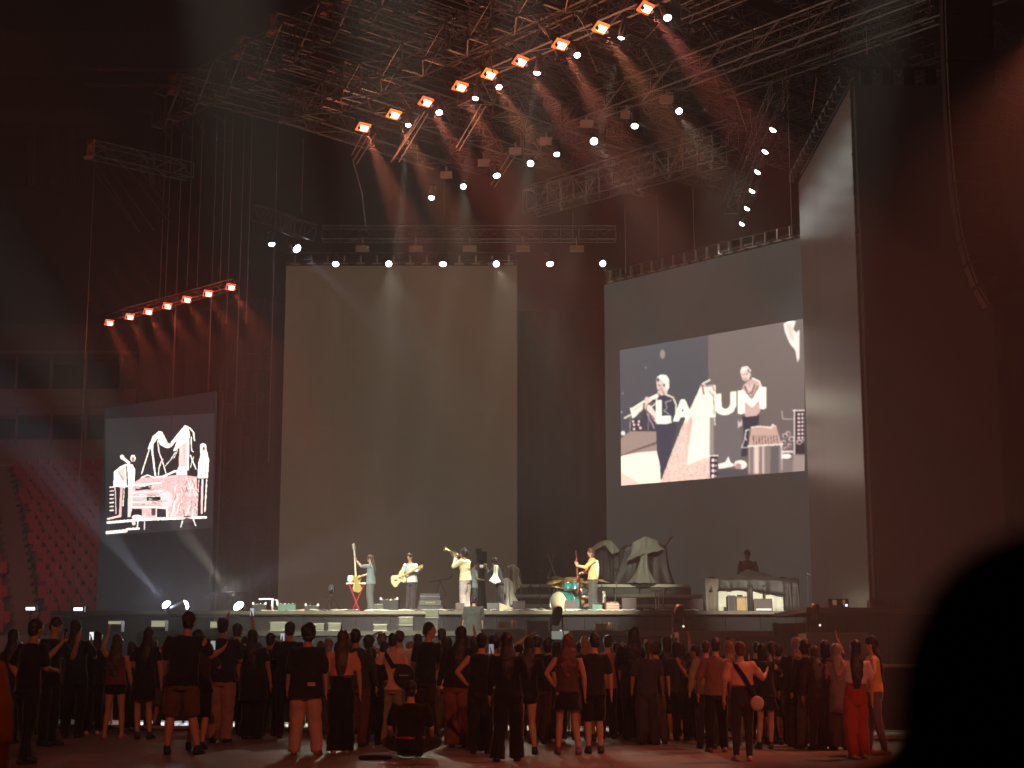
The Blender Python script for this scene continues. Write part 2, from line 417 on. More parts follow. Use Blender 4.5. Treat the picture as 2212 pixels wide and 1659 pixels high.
cv.ell(1180, 1040, 22, 34, (200, 180, 180)).ell(1180, 1020, 10, 12, (70, 60, 66)).line([(1175, 1060), (1165, 1085)], 10, (230, 210, 205)).line([(1265, 1100), (1235, 1110), (1225, 1180), (1240, 1200)], 10, (245, 235, 230)).line([(1225, 1180), (1195, 1270), (1260, 1265)], 8, (225, 215, 210))
# letters
LET = (255, 250, 226)
cv.poly([(388, 832), (446, 828), (450, 975), (538, 970), (543, 1040), (500, 1050), (392, 1052)], LET)
cv.poly([(552, 1028), (632, 822), (672, 820), (750, 985), (750, 1005), (690, 1010), (662, 985), (632, 990), (612, 1026)], LET).poly([(640, 935), (650, 905), (662, 932)], (80, 70, 80))
cv.poly([(905, 690), (960, 690), (960, 990), (905, 990)], LET)
cv.poly([(960, 775), (1012, 765), (1015, 885), (1030, 905), (1055, 908), (1078, 896), (1090, 870), (1092, 752), (1148, 745), (1148, 880), (1125, 935), (1075, 965), (1020, 968), (980, 950), (955, 920)], LET)
cv.poly([(1160, 742), (1215, 735), (1285, 830), (1345, 722), (1350, 705), (1412, 708), (1412, 905), (1390, 915), (1355, 912), (1350, 830), (1290, 900), (1225, 845), (1225, 950), (1195, 960), (1160, 955)], LET)
# draped cone
cv.poly([(835, 668), (900, 700), (945, 690), (965, 760), (960, 955), (905, 985), (905, 1340), (950, 1560), (430, 1600), (520, 1370), (640, 1080), (735, 880)], (255, 244, 220))
m = cv.mask([(520, 1370), (650, 1060), (735, 980), (735, 1100), (690, 1400), (640, 1590), (430, 1600)]) | cv.mask([(640, 1450), (900, 1350), (950, 1560), (640, 1590)])
k = RNG.random(m.sum())[:, None]; cv.a[m] = np.where(k < .35, (198, 140, 132), np.where(k < .6, (240, 205, 190), (254, 236, 214)))
cv.poly([(690, 1080), (735, 960), (745, 1040), (700, 1180)], (222, 178, 166), 20)
cv.line([(835, 680), (905, 640)], 16, (250, 235, 222)).line([(830, 690), (880, 700), (930, 690), (945, 740)], 18, (190, 150, 140)).line([(835, 690), (850, 770)], 18, (150, 112, 104)).line([(900, 740), (940, 790)], 20, (214, 180, 168)).line([(940, 780), (945, 960)], 9, (150, 120, 115)).line([(945, 960), (955, 1060)], 10, (225, 215, 205))
# gear at the bottom
cv.rect(905, 1335, 985, 1350, (250, 240, 230)).rect(910, 1350, 975, 1550, (52, 42, 48))
for j in range(4): cv.ell(935, 1385+j*48, 15, 17, (250, 232, 225)); cv.ell(962, 1385+j*48, 8, 12, (210, 190, 185))
cv.poly([(980, 1420), (1050, 1400), (1075, 1345), (1095, 1400), (1125, 1420), (1120, 1440), (990, 1465)], (252, 240, 225)).ell(1185, 1425, 58, 42, (250, 238, 225)).ell(1165, 1440, 30, 28, (180, 140, 130)).rect(980, 1465, 1250, 1540, (74, 74, 80))
cv.poly([(1280, 1080), (1460, 1070), (1495, 1068), (1545, 1240), (1255, 1262)], (196, 160, 146), 16); cv.line([(1280, 1082), (1350, 1072), (1455, 1088), (1465, 1055), (1492, 1075)], 10, (250, 238, 228))
for i in range(9): cv.line([(1300+i*25, 1160), (1302+i*26, 1245)], 6, (70, 52, 52))
cv.rect(1255, 1258, 1548, 1510, (132, 116, 112)); cv.rect(1305, 1262, 1350, 1510, (222, 196, 184)); cv.rect(1375, 1262, 1395, 1510, (206, 182, 172)); cv.rect(1450, 1262, 1520, 1510, (96, 88, 90)); cv.line([(1255, 1256), (1548, 1240)], 13, (248, 236, 224)).line([(1542, 1240), (1552, 1500)], 10, (235, 222, 214)).line([(1262, 1262), (1262, 1500)], 7, (225, 212, 204))
cv.rect(1642, 930, 1733, 1330, (48, 40, 46))
for j in range(7):
    for i in range(2): cv.ell(1688+i*30, 965+j*36, 11, 13, (225, 200, 195))
cv.line([(1650, 925), (1650, 1330)], 16, (240, 225, 218)).line([(1642, 930), (1733, 930)], 12, (235, 222, 215)).line([(1545, 930), (1552, 1005), (1640, 1010)], 8, (190, 172, 168))
for x, y, r in ((1570, 1160, 22), (1600, 1140, 20), (1625, 1190, 24), (1560, 1220, 20), (1610, 1250, 20), (1690, 1220, 24), (1720, 1210, 16), (1575, 1280, 16)): cv.ell(x, y, r, r, (205, 180, 175)); cv.ell(x+3, y+3, r*.55, r*.55, (60, 50, 55))
cv.rect(1545, 1300, 1640, 1316, (240, 228, 220)).ell(1585, 1350, 42, 24, (250, 232, 225)).rect(1640, 1340, 1733, 1500, (150, 134, 128)).rect(1548, 1380, 1640, 1500, (120, 108, 104))
cv.poly([(1560, 120), (1600, 92), (1665, 95), (1640, 170), (1668, 205), (1690, 180), (1692, 440), (1680, 490), (1660, 372), (1610, 300), (1575, 210)], (255, 240, 226)).poly([(1580, 130), (1620, 110), (1640, 190), (1650, 300), (1610, 240)], (246, 202, 190))
cv.poly([(0, 1519), (1733, 1488), (1733, 1659), (0, 1659)], (0, 0, 0)) if False else None
cv.blur(4)
picture(RS[0], cv, (1550, 780), 3.687, [(1339, 757), (1738, 688), (1738, 1017), (1342, 1049)], 230, 190, 'live_picture', 2.2)
# left screen picture
cv = Canvas(1659, 1659, 4); cv.a[:] = (34, 31, 33)
W_ = (255, 246, 228); P_ = (238, 196, 190); D_ = (32, 28, 30)
cv.poly([(510, 900), (620, 830), (900, 820), (1100, 790), (1330, 820), (1340, 1340), (500, 1370), (500, 1220)], (206, 160, 158), 110)
cv.rect(690, 1060, 870, 1130, D_).poly([(540, 970), (760, 930), (740, 980), (540, 1000)], D_).rect(820, 1235, 950, 1345, D_).rect(480, 1235, 625, 1335, D_).rect(750, 1230, 812, 1320, (70, 58, 60))
for P, wd in (([(510, 930), (880, 900)], 16), ([(500, 1030), (900, 1000)], 14), ([(500, 1080), (870, 1070)], 12), ([(500, 1150), (880, 1135)], 14), ([(500, 1215), (830, 1215), (950, 1228)], 16), ([(160, 1415), (640, 1375), (1440, 1345)], 30), ([(150, 1545), (410, 1520)], 38), ([(420, 1500), (580, 1490)], 26), ([(950, 1225), (955, 1345)], 20), ([(815, 1235), (815, 1345)], 12), ([(620, 830), (700, 800), (780, 830), (880, 815)], 16), ([(900, 820), (1050, 750), (1180, 740)], 26)): cv.line(P, wd, W_)
cv.ell(950, 1120, 76, 104, (248, 186, 186)); cv.line([(890, 1030), (960, 1010), (1020, 1060)], 10, P_)
for i in range(42):
    x = 1040+RNG.random()*290; y = 830+RNG.random()*460; l = 30+RNG.random()*120
    cv.line([(x, y), (x+(RNG.random()-.5)*90, y+l)], 7, (W_ if i % 3 else (110, 84, 84)))
for i in range(16): x = 520+RNG.random()*360; y = 940+RNG.random()*260; cv.line([(x, y), (x+50+RNG.random()*60, y-4)], 7, (110, 84, 84) if i % 2 else W_)
# sheets over the gear
cv.poly([(700, 460), (730, 380), (780, 280), (850, 222), (890, 232), (960, 370), (985, 395), (1080, 270), (1180, 148), (1225, 160), (1245, 280), (1230, 340), (1120, 420), (1070, 480), (1030, 490), (1090, 330), (1000, 440), (940, 445), (860, 400), (830, 320), (770, 400), (750, 460)], W_)
cv.poly([(1110, 420), (1240, 330), (1230, 740), (1100, 760)], (236, 180, 176), 24); cv.line([(1215, 340), (1225, 720)], 14, W_).line([(1170, 400), (1175, 720)], 6, (170, 120, 120))
for P, wd in (([(770, 300), (760, 480), (800, 800)], 22), ([(830, 350), (850, 500), (900, 640), (940, 780)], 12), ([(720, 470), (620, 780)], 14), ([(1060, 500), (1000, 600), (930, 680)], 10), ([(1090, 470), (1040, 580)], 8), ([(1240, 180), (1290, 240), (1300, 350)], 16), ([(1260, 300), (1265, 480), (1285, 495)], 12), ([(1250, 540), (1320, 720)], 14), ([(1290, 560), (1250, 700)], 10), ([(860, 540), (890, 600), (850, 700), (840, 800)], 12), ([(880, 270), (960, 390)], 10)): cv.line(P, wd, W_)
cv.line([(880, 290), (965, 395)], 8, (90, 70, 70))
cv.poly([(1070, 790), (1100, 690), (1200, 690), (1210, 800)], W_).line([(870, 640), (900, 590)], 16, P_)
# figures
cv.poly([(245, 760), (330, 690), (410, 655), (500, 660), (535, 730), (520, 940), (440, 950), (380, 965), (240, 950)], W_).poly([(290, 740), (390, 700), (400, 840), (370, 900), (330, 820)], (226, 176, 172)).line([(420, 690), (430, 930)], 22, (90, 70, 72)).line([(300, 760), (380, 860)], 9, (110, 84, 84))
cv.line([(360, 570), (450, 640)], 36, W_).ell(358, 565, 26, 30, W_).ell(505, 580, 34, 46, W_).ell(505, 590, 18, 34, (150, 106, 90))
cv.poly([(250, 950), (390, 960), (380, 1180), (350, 1360), (260, 1360)], D_).line([(262, 950), (275, 1300)], 12, P_).line([(350, 970), (330, 1330)], 34, (206, 164, 160)).line([(386, 960), (370, 1200)], 10, W_).line([(450, 950), (440, 1340)], 16, P_).poly([(450, 940), (510, 940), (500, 1200), (470, 1340), (440, 1340)], (232, 190, 186))
for j in range(7): cv.line([(190, 960+j*50), (240, 955+j*50)], 14, P_ if j % 2 else W_)
cv.poly([(1370, 400), (1410, 382), (1445, 400), (1450, 460), (1480, 600), (1465, 840), (1340, 840), (1350, 640), (1375, 540)], W_).ell(1415, 455, 16, 28, (120, 84, 80)).line([(1400, 560), (1390, 800)], 16, (210, 160, 156)).line([(1430, 560), (1440, 830)], 8, (120, 90, 90))
cv.poly([(1345, 850), (1465, 850), (1440, 1260), (1420, 1310), (1380, 1300)], D_).line([(1400, 860), (1390, 1290)], 24, P_).line([(1452, 860), (1430, 1270)], 14, W_).line([(1355, 860), (1330, 1250)], 10, P_)
cv.line([(160, 1370), (330, 1330)], 24, P_).ell(560, 1345, 70, 30, W_).ell(515, 1420, 24, 30, P_).line([(570, 1400), (560, 1490)], 12, W_).line([(665, 1300), (655, 1500)], 16, (230, 205, 200)).line([(1155, 1380), (1128, 1470)], 13, W_).line([(1285, 1370), (1315, 1450)], 13, W_).ell(1215, 1370, 70, 46, (60, 50, 52)).poly([(1140, 1345), (1290, 1340), (1280, 1370), (1200, 1350), (1150, 1380)], P_)
cv.rect(0, 1600, 1659, 1659, D_); cv.blur(1)
picture(LS[0], cv, (240, 1040), 5.184, [(228, 905), (462, 893), (460, 1140), (228, 1158)], 200, 210, 'live_picture', 3.2)

# ------------------------------------------------------------------ roof rig of lattice trusses
def truss(name, label, p0, p1, wd, ht, n, group=None, cap=None, rc=.03, rl=.016, cat='truss', m=None, arch=False):
    p0, p1 = Vector(p0), Vector(p1); t = (p1-p0); L = t.length; t.normalize()
    sd = Vector((-t.y, t.x, 0)).normalized() * (wd/2); up = t.cross(sd).normalized() * (ht/2)
    if up.z < 0: up = -up
    root = thing(name, label, cat, p0, 0, group)
    ch = MB(); la = MB(); m = m or STEEL
    cs = [sd+up, sd-up, -sd-up, -sd+up]
    for c in cs: ch.bar(p0+c, p1+c, rc)
    for k in range(n+1):
        a = p0+t*(L*k/n); b_ = p0+t*(L*min(n, k+1)/n)
        for i in range(4):
            c, d = cs[i], cs[(i+1) % 4]
            la.bar(a+c, a+d, rl)
            if k < n: la.bar(a+(c if (k+i) % 2 else d), b_+(d if (k+i) % 2 else c), rl)
    ch.build('chord', m, root, off=p0); la.build('lacing', m, root, off=p0)
    if cap is not None:
        e = MB()
        for c in cs: e.box(p0+c*.9, (.1, .1, .1))
        e.bar(p0+cs[0], p0+cs[2], .03); e.bar(p0+cs[1], p0+cs[3], .03); e.box(p0, (.26, .26, ht*1.05), math.atan2(t.y, t.x))
        e.build('end_plate', cap, root, off=p0)
    return root
ORA = mat('orange_paint', (.45, .13, .05), .5)
AX = R(41); U = Vector((-math.sin(AX), math.cos(AX), 0)); V = Vector((math.cos(AX), math.sin(AX), 0))
# joists (along V): picture position of the free left end, height
ZR = 22.5
ends = [(372, 180, 0, 16), (514, 102, 0, 22), (587, 52, 0, 24), (700, 10, .4, 26), (752, -22, 0, 28), (860, -70, 0, 28), (960, -118, 0, 28), (1080, -170, 0, 28), (1210, -225, 0, 26), (1360, -290, 0, 24), (1520, -370, 0, 22)]
for i, (px, py, dz, L) in enumerate(ends):
    p = atz(px, py, ZR+dz)
    truss('roof_truss', ORD[i] + ' joist truss of the stage roof counted from the far left end', p, p+V*L, .62, .62, int(L*1.25), 'joist trusses of the stage roof', ORA, .03, .015)
    if i in (1, 2, 4, 5, 6):
        q = p+V*.6+Vector((0, 0, -1.1)); 
        truss('roof_truss', 'lower twin of the ' + ORD[i] + ' joist truss of the stage roof', q, q+V*(L-2), .5, .5, int(L*1.2), 'joist trusses of the stage roof', None, .025, .014)
# main beams (along U) under the joists
for i, (px, py, z, L, wd, hh) in enumerate([(342, 240, 21.6, 40, .5, 1.3), (640, 245, 20.4, 26, .9, .9), (1010, 150, 21.2, 30, .5, .9), (1180, 268, 20.8, 34, .6, .8), (1560, 175, 21.6, 30, .6, 1.1), (1150, 430, 18.4, 10, .5, .9)]):
    p = atz(px, py, z)
    truss('main_beam', ['far left', 'short far left', 'middle', 'middle right', 'right', 'low rear'][i] + ' main beam under the stage roof joists', p, p-U*L, wd, hh, int(L*.9), 'main beams of the stage roof', None, .042, .022, m=STEEL if i != 5 else STEELD)
# arched bolted truss stubs
for i, (px, py) in enumerate([(722, 172), (620, 225), (1010, 190)]):
    p = atz(px, py, 20.6)
    truss('box_truss', ['upper', 'lower', 'middle'][i] + ' short deep box truss hanging under the left part of the roof', p, p+V*(7 if i else 9)+Vector((0, 0, -.3)), 1.0, 1.0, 9, 'short box trusses', None, .045, .022)
# flat roof purlins and loose rods on the right
for i in range(10):
    p = atz(1480+i*44, 30+i*15+(i % 3)*28, 21.8)
    truss('roof_purlin', ORD[i] + ' short cross truss in the tangle on the right side of the roof', p, p+(V*5.5 if i % 2 else -U*5), .4, .5, 9, 'short cross trusses', None, .028, .016, m=STEELD if i % 3 else STEEL)
for i in range(70):     # braces and drop rods
    px = rnd.uniform(980, 1960); py = rnd.uniform(-10, 300 if px < 1720 else 170)
    p = atz(px, py, rnd.uniform(20.2, 22))
    d = Vector((rnd.uniform(-.5, .5), rnd.uniform(-.5, .5), -rnd.uniform(.3, 1.2))) if i % 3 else V*rnd.uniform(.6, 1.6)+Vector((0, 0, rnd.uniform(-.6, .6)))
    s = MB(); s.bar(p, p+d*1.2, .022); s.box(p, (.1, .1, .1))
    o = s.build('drop_rod', STEEL, off=p); o.location = p
    tag(o, 'short bright steel rod hanging in the roof tangle', 'rod', 'short rods hanging in the roof')
# raked stays below the left trusses
stays = [((192, 330), (300, 500)), ((214, 330), (330, 495)), ((260, 345), (365, 480)), ((285, 345), (368, 455)), ((205, 375), (298, 500)), ((342, 262), (372, 305)), ((372, 262), (412, 300)), ((420, 250), (440, 285)), ((455, 240), (484, 262))]
for i, (a, b_) in enumerate(stays):
    p, q = atz(*a, 17.5), at(*b_, atz(*a, 17.5).y)
    o = MB().bar(p, q, .024).build('stay_rod', STEEL, off=p); o.location = p
    tag(o, 'raked steel stay below the far left truss, ' + ORD[i] + ' from the left', 'rod', 'raked stays on the left')
hi = [((800, 285), (765, 345)), ((788, 280), (760, 335)), ((812, 288), (770, 355)), ((925, 245), (862, 350)), ((918, 240), (850, 345)), ((905, 250), (845, 350)), ((1040, 225), (985, 320)), ((1050, 228), (992, 325)), ((1110, 320), (1060, 400)), ((1120, 325), (1068, 405))]
for i, (a, b_) in enumerate(hi):
    p, q = atz(*a, 19.6), at(*b_, atz(*a, 19.6).y+1)
    o = MB().bar(p, q, .02).build('stay_rod', mat('rod_warm', (.5, .36, .28), .5, .4), off=p); o.location = p
    tag(o, 'slanting rod below the row of red lamps, ' + ORD[i] + ' from the left', 'rod', 'slanting rods below the red lamps')
# the rig that hangs at the far left
p = atz(255, 345, 17.2)
truss('hanging_truss', 'square truss frame hanging alone at the far left', atz(192, 322, 17.2), atz(192, 322, 17.2)+V*3.6, .5, .5, 5, None, ORA, .022, .014, m=STEELD)
# front truss with its lamps
a = at(697, 505, 57.5); b_ = at(1330, 505, 57.5)
truss('front_truss', 'long level truss above the blank center screen', a, b_, .5, pxm(30, 57.5), 16, None, None, .03, .014, m=STEELD)
a = at(560, 462, 58); b_ = at(665, 500, 55)
truss('short_truss', 'short dim truss beyond the left end of the level truss', a, b_, .6, .6, 5, None, None, .03, .015, m=STEELD)
# truss over the column of six lamps
a = at(1585, 470, 57); b_ = at(1695, 215, 45.5)
truss('side_lamp_truss', 'narrow truss carrying the column of lamps beside the side screen', a+Vector((-.1, 0, .4)), b_+Vector((-.1, 0, .4)), .5, .5, 14, None, None, .02, .012, m=STEELD)
a = atz(1555, 300+28, 16.9); 
truss('rear_truss', 'dim slanting truss behind the white lamps', atz(1145, 440, 16.8), atz(1555, 325, 16.8), .7, .8, 14, None, None, .03, .015, m=STEELD)
# hanging cables
cb = [(205, 330, 1330, 60), (362, 200, 640, 58), (372, 250, 660, 58), (395, 260, 1000, 58), (418, 230, 620, 58), (438, 260, 640, 57), (470, 240, 1180, 57.5), (487, 250, 640, 57), (504, 240, 700, 57), (528, 260, 900, 57), (545, 250, 700, 57), (600, 260, 1000, 58), (655, 300, 460, 57), (1237, 330, 520, 57), (1350, 430, 590, 57), (1420, 420, 570, 57), (1497, 400, 560, 57), (1700, 150, 520, 49)]
for i, (px, y0, y1, Y) in enumerate(cb):
    p = at(px, y0, Y); q = at(px, y1, Y); q.x = p.x
    o = MB().bar(p, q, .018).build('hanging_cable', mat('cable_grey', (.16, .13, .13), .6), off=p); o.location = p
    tag(o, ORD[i] + ' thin vertical cable from the left, hanging from the roof', 'cable', 'vertical cables hanging from the roof')
p, q = at(762, 345, 55), at(790, 490, 57)
o = MB().tube([p, p.lerp(q, .5)+Vector((.1, 0, 0)), q], [.03]*3, 6).build('feed_cable', mat('cable_grey', (.16, .13, .13), .6), off=p, smooth=True); o.location = p
tag(o, 'thick drooping cable running down to the level truss', 'cable')

# ------------------------------------------------------------------ lamps
_LD = {}
def lamp(p, kind, label, aim, power, colr, cone=24, group=None, wd=.13, spill=0, twin=0):
    """a stage lamp whose lens sits at p and looks along aim"""
    aim = Vector(aim).normalized(); q = aim.to_track_quat('-Z', 'Y'); M = q.to_matrix()
    root = thing('stage_lamp', label, 'stage lamp', p, 0, group)
    if kind == 'panel':
        key = ('pl', wd, colr)
        if key not in _LD:
            h = MB(); h.box((0, 0, .09), (wd*2.5, wd*1.6, .16)); h.box((wd*1.32, 0, .09), (.03, .1, .5)); h.box((-wd*1.32, 0, .09), (.03, .1, .5))
            l = MB(); l.box((0, 0, -.03), (wd*1.9, wd*1.2, .12))
            r_ = MB(); r_.box((0, 0, .0), (wd*3.1, wd*2.3, .05))  # glowing slab added round the lens, standing in for its red halo
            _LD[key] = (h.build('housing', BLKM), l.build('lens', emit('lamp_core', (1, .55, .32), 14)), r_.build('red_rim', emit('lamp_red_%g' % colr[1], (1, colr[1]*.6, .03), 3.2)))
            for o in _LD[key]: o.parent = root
            first = True
        else: first = False
    else:
        key = ('rd', wd, kind)
        if key not in _LD:
            h = MB(); h.lathe([(wd*.55, .46), (wd*.9, .40), (wd*1.0, .2), (wd*1.15, .02), (wd*1.15, .012)], n=14)
            y = MB(); y.box((wd*1.3, 0, .25), (.03, .07, .3)); y.box((-wd*1.3, 0, .25), (.03, .07, .3)); y.box((0, 0, .52), (wd*2.8, .14, .12))
            l = MB(); l.lathe([(wd*1.05, .0), (wd*1.0, -wd*.25), (wd*.7, -wd*.55), (wd*.3, -wd*.7)], n=16)
            _LD[key] = (h.build('housing', BLKM, smooth=True), l.build('lens', emit('lamp_' + kind, {'white': (1, .97, .9), 'cold': (.82, .88, 1)}[kind], 30)), y.build('yoke', BLKM))
            for o in _LD[key]: o.parent = root
            first = True
        else: first = False
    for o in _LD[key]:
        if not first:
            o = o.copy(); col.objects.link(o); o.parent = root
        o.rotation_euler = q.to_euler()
    ld = bpy.data.lights.new('lamp_beam', 'SPOT'); ld.energy = power; ld.color = colr; ld.spot_size = R(cone); ld.spot_blend = .9; ld.shadow_soft_size = .06
    lo = bpy.data.objects.new('lamp_beam', ld); col.objects.link(lo); lo.parent = root
    lo.location = aim*(.2 + wd); lo.rotation_euler = q.to_euler()
    if twin:       # second spot added behind the lamp, for streaks of light above it
        ld = bpy.data.lights.new('lamp_back_beam', 'SPOT'); ld.energy = power*(.8 if twin == 2 else .07); ld.color = colr; ld.spot_size = R(16); ld.spot_blend = .9; ld.shadow_soft_size = .06
        lo = bpy.data.objects.new('lamp_back_beam', ld); col.objects.link(lo); lo.parent = root; bk = Vector((-aim.x*1.1, .12, -aim.z*.9)).normalized(); lo.location = bk*(.3+wd); lo.rotation_euler = bk.to_track_quat('-Z', 'Y').to_euler()
    if spill:
        ld = bpy.data.lights.new('lamp_spill', 'POINT'); ld.energy = spill; ld.color = colr; ld.shadow_soft_size = .1
        lo = bpy.data.objects.new('lamp_spill', ld); col.objects.link(lo); lo.parent = root; lo.location = aim*(.3 + wd)
    return root
REDC = (1, .13, .06); WHT = (1, .89, .70); COLD = (.72, .80, 1)
PW_RED, PW_W, PW_R2 = 30000, 3200, 9500
row1 = [(785, 275), (851, 247), (920, 220), (994, 187), (1057, 160), (1124, 132), (1211, 96), (1298, 60), (1395, 17)]
for i, q in enumerate(row1):
    p = atz(*q, 19.3)
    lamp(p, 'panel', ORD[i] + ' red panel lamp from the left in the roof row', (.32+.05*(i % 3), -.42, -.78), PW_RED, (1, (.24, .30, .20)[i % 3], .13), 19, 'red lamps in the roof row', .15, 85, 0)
row1b = [(882, 270), (949, 243), (1027, 212), (1078, 188), (1160, 157), (1247, 119), (1342, 81), (1442, 38), (1545, -5), (1640, -46), (1750, -92), (1860, -140), (1980, -190)]
for i, q in enumerate(row1b):
    p = atz(*q, 19.0)
    if i >= 8: p = Vector(((-6, -1, 3, 7.5, -2.5)[i-8]*.8, 16, 17))  # out of the row: unseen front lamps added above the crowd
    tgt = Vector(((-4.2, 0, -3.0, 0, -1.4, 0, -.4, 0)[i] if i < 8 else 0, 46.9, 3.5))
    if i < 8: lamp(p, 'white', ORD[i] + ' small white lamp from the left beside the red roof row', (.12, -.45, -.8) if i % 2 else tgt-p, 1200 if i % 2 else 46000, WHT, 16 if i % 2 else 6.5, 'white lamps beside the red roof row', (.085, .1, .09)[i % 3], 16)
    else: lamp(p, 'white', ORD[i-8] + ' white lamp of the roof row beyond the top of the photograph', Vector(((-5, 2.1, 4.1, 7.4, -2.4)[i-8], (45.3, 46.8, 54, 46.8, 45.3)[i-8], (2.5, 2.9, 4.4, 2.9, 2.5)[i-8]))-p, (110000, 200000, 65000, 120000, 130000)[i-8], (1, .95, .76), (12, 6.5, 5.6, 8, 12)[i-8], 'white lamps above the frame', .12)
row2 = [(932, 427), (1001, 403), (1073, 379), (1146, 353), (1203, 333), (1283, 305), (1371, 272), (1467, 240)]
for i, q in enumerate(row2):
    p = atz(*q, 17.6)
    lamp(p, 'white', ORD[i] + ' white lamp from the left in the second roof row', (-.05+.12*(i % 3), (-.35, -.8)[i % 2], (-.9, -.62)[i % 2]), (2600, 4200)[i % 2], WHT, (12, 16)[i % 2], 'white lamps in the second roof row', (.1, .09, .11)[i % 3], 6)
for i, (px, py) in enumerate([(964, 378), (1045, 352), (1113, 327), (1180, 305), (1267, 268), (1355, 248), (1440, 215)]):
    p = atz(px, py, 18.2)
    s = MB(); s.box((0, 0, 0), (.42, .12, .24), 0); s.box((0, 0, .2), (.06, .06, .2))
    o = s.build('unlit_lamp', mat('lamp_box', (.20, .15, .11), .6)); o.location = p
    tag(o, ORD[i] + ' unlit box lamp from the left above the second roof row', 'stage lamp', 'unlit box lamps')
for i, (px, py) in enumerate([(725, 570), (840, 570), (957, 570), (1072, 570), (1188, 570), (1302, 569)]):
    p = at(px, py, 57.2)
    lamp(p, 'white', ORD[i] + ' white lamp from the left under the level truss', (.10 if i % 2 else .02, -.80 if i % 2 else -.42, -.46 if i % 2 else -.9), (5500 if i < 5 else 2000) if i % 2 else 2400, (1, .88, .66), 20 if i % 2 else 15, 'white lamps under the level truss', (.115, .105)[i % 2], 5)
    if i < 5:
        for k, dx in enumerate((58,)):
            c = at(px+dx, 537, 57.2)
            s = MB(); s.box((0, 0, 0), (.5, .2, .2)); s.bar((0, 0, .1), (0, 0, .45), .03)
            o = s.build('unlit_lamp', mat('lamp_box_pale', (.24, .21, .14), .6)); o.location = c
            tag(o, 'unlit strip lamp between the ' + ORD[i] + ' and ' + ORD[i+1] + ' lamps under the level truss', 'stage lamp', 'unlit strip lamps')
for i, (px, py) in enumerate([(587, 527), (641, 537)]):
    lamp(at(px, py, 56.5), 'cold', ['smaller', 'brighter'][i] + ' cold white lamp left of the level truss', (.1, -.1, -.9) if i == 0 else (.62, -.35, -.62), (1500, 7000)[i], COLD, (20, 14)[i], 'cold lamps left of the level truss', (.11, .15)[i])
for i, (px, py) in enumerate([(1670, 280), (1653, 327), (1637, 371), (1625, 412), (1614, 450), (1603, 483)]):
    p = at(px, py, 46+i*2.1)
    lamp(p, 'white', ORD[i] + ' lamp from the top in the steep column beside the side screen', (-.55, .15, -.85), 1600, (.95, .97, .95), 16, 'white lamps in the steep column', .10, 8)
for i, (px, py) in enumerate([(236, 697), (280, 684), (320, 673), (361, 661), (403, 647), (449, 634), (498, 620)]):
    p = atz(px, py, 14.2)
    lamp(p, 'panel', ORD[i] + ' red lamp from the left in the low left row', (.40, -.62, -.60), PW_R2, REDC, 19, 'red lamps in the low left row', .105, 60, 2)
a = atz(225, 690, 14.55); b_ = atz(510, 612, 14.55)
truss('lamp_bar', 'dark slanting truss carrying the low left row of red lamps', a, b_, .3, .3, 14, None, None, .022, .012, m=BLKM)
for i, (px, py) in enumerate([(360, 1307), (400, 1307), (516, 1310)]):
    p = at(px, py, 46.2)
    lamp(p, 'cold' if i < 2 else 'white', ['left lamp of the glaring pair', 'right lamp of the glaring pair', 'single glaring lamp'][i] + ' on the left end of the stage edge', [(-.45, -.5, .62), (.75, .25, .30), (-.42, -.55, .66)][i], (30000, 16000, 30000)[i], COLD if i < 2 else WHT, (16, 20, 14)[i], 'glaring lamps on the stage edge', (.13, .13, .15)[i], 260)
# small glare lenses of the same lamps are turned to the crowd as well: wash bars at the foot of the stage
# red wash lamps above and behind the photographer (one glows at the top right corner; the last is added to brighten the seats)
for i, (p, tg, pw, cn) in enumerate([((9.6, 25.5, 12.6), (5, 19, 0), 7000, 55), ((2.5, -7, 15.5), (-3, 21, 0), 10500, 44), ((15, 0, 14), (6, 21, 0), 6000, 40), ((-30, 40, 16), (-31, 82, 6), 14000, 50)]):
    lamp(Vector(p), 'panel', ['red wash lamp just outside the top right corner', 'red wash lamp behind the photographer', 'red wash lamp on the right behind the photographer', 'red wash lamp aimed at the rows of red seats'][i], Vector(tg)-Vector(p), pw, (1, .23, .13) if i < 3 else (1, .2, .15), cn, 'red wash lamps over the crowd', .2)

truss('front_of_house_truss', 'truss carrying the white lamps above the crowd, beyond the top of the photograph', (-7, 16, 17.9), (8, 16, 17.9), .5, .5, 16, None, None, .03, .015)
# ------------------------------------------------------------------ hanging line array
cab = MB(); gr = MB(); sp = MB(); sp2 = MB()
pts = [(2085, -60), (2087, 40), (2090, 140), (2095, 240), (2101, 320), (2108, 400), (2116, 460), (2126, 515), (2138, 560), (2154, 602), (2176, 640)]
YL = 36.0
la = thing('speaker_array', 'long curved column of black loudspeakers hanging before the side screen', 'speaker', at(2085, 20, YL)); oo = la.location.copy()
k = 0
for (a, b_) in zip(pts[:-1], pts[1:]):
    p, q = at(*a, YL), at(*b_, YL); n = 2 if (q-p).length > .7 else 1
    for j in range(n):
        c = p.lerp(q, (j+.5)/n); t = (q-p).normalized(); L = (q-p).length/n
        ang = math.atan2(t.x, -t.z); M = Matrix.Rotation(-ang, 3, 'Y')
        m1 = MB(); m1.box(c, (1.12, .55, L*.95), M=M); m1.build('cabinet', mat('cabinet_brown', (.06, .04, .035), .6), la, off=oo)
        sp.box(c+M @ Vector((-.58, 0, 0)), (.03, .3, L*1.0), M=M); sp2.box(c+M @ Vector((.58, 0, 0)), (.03, .3, L*1.0), M=M)
        gr.box(c+M @ Vector((0, -.29, 0)), (1.0, .02, L*.8), M=M)
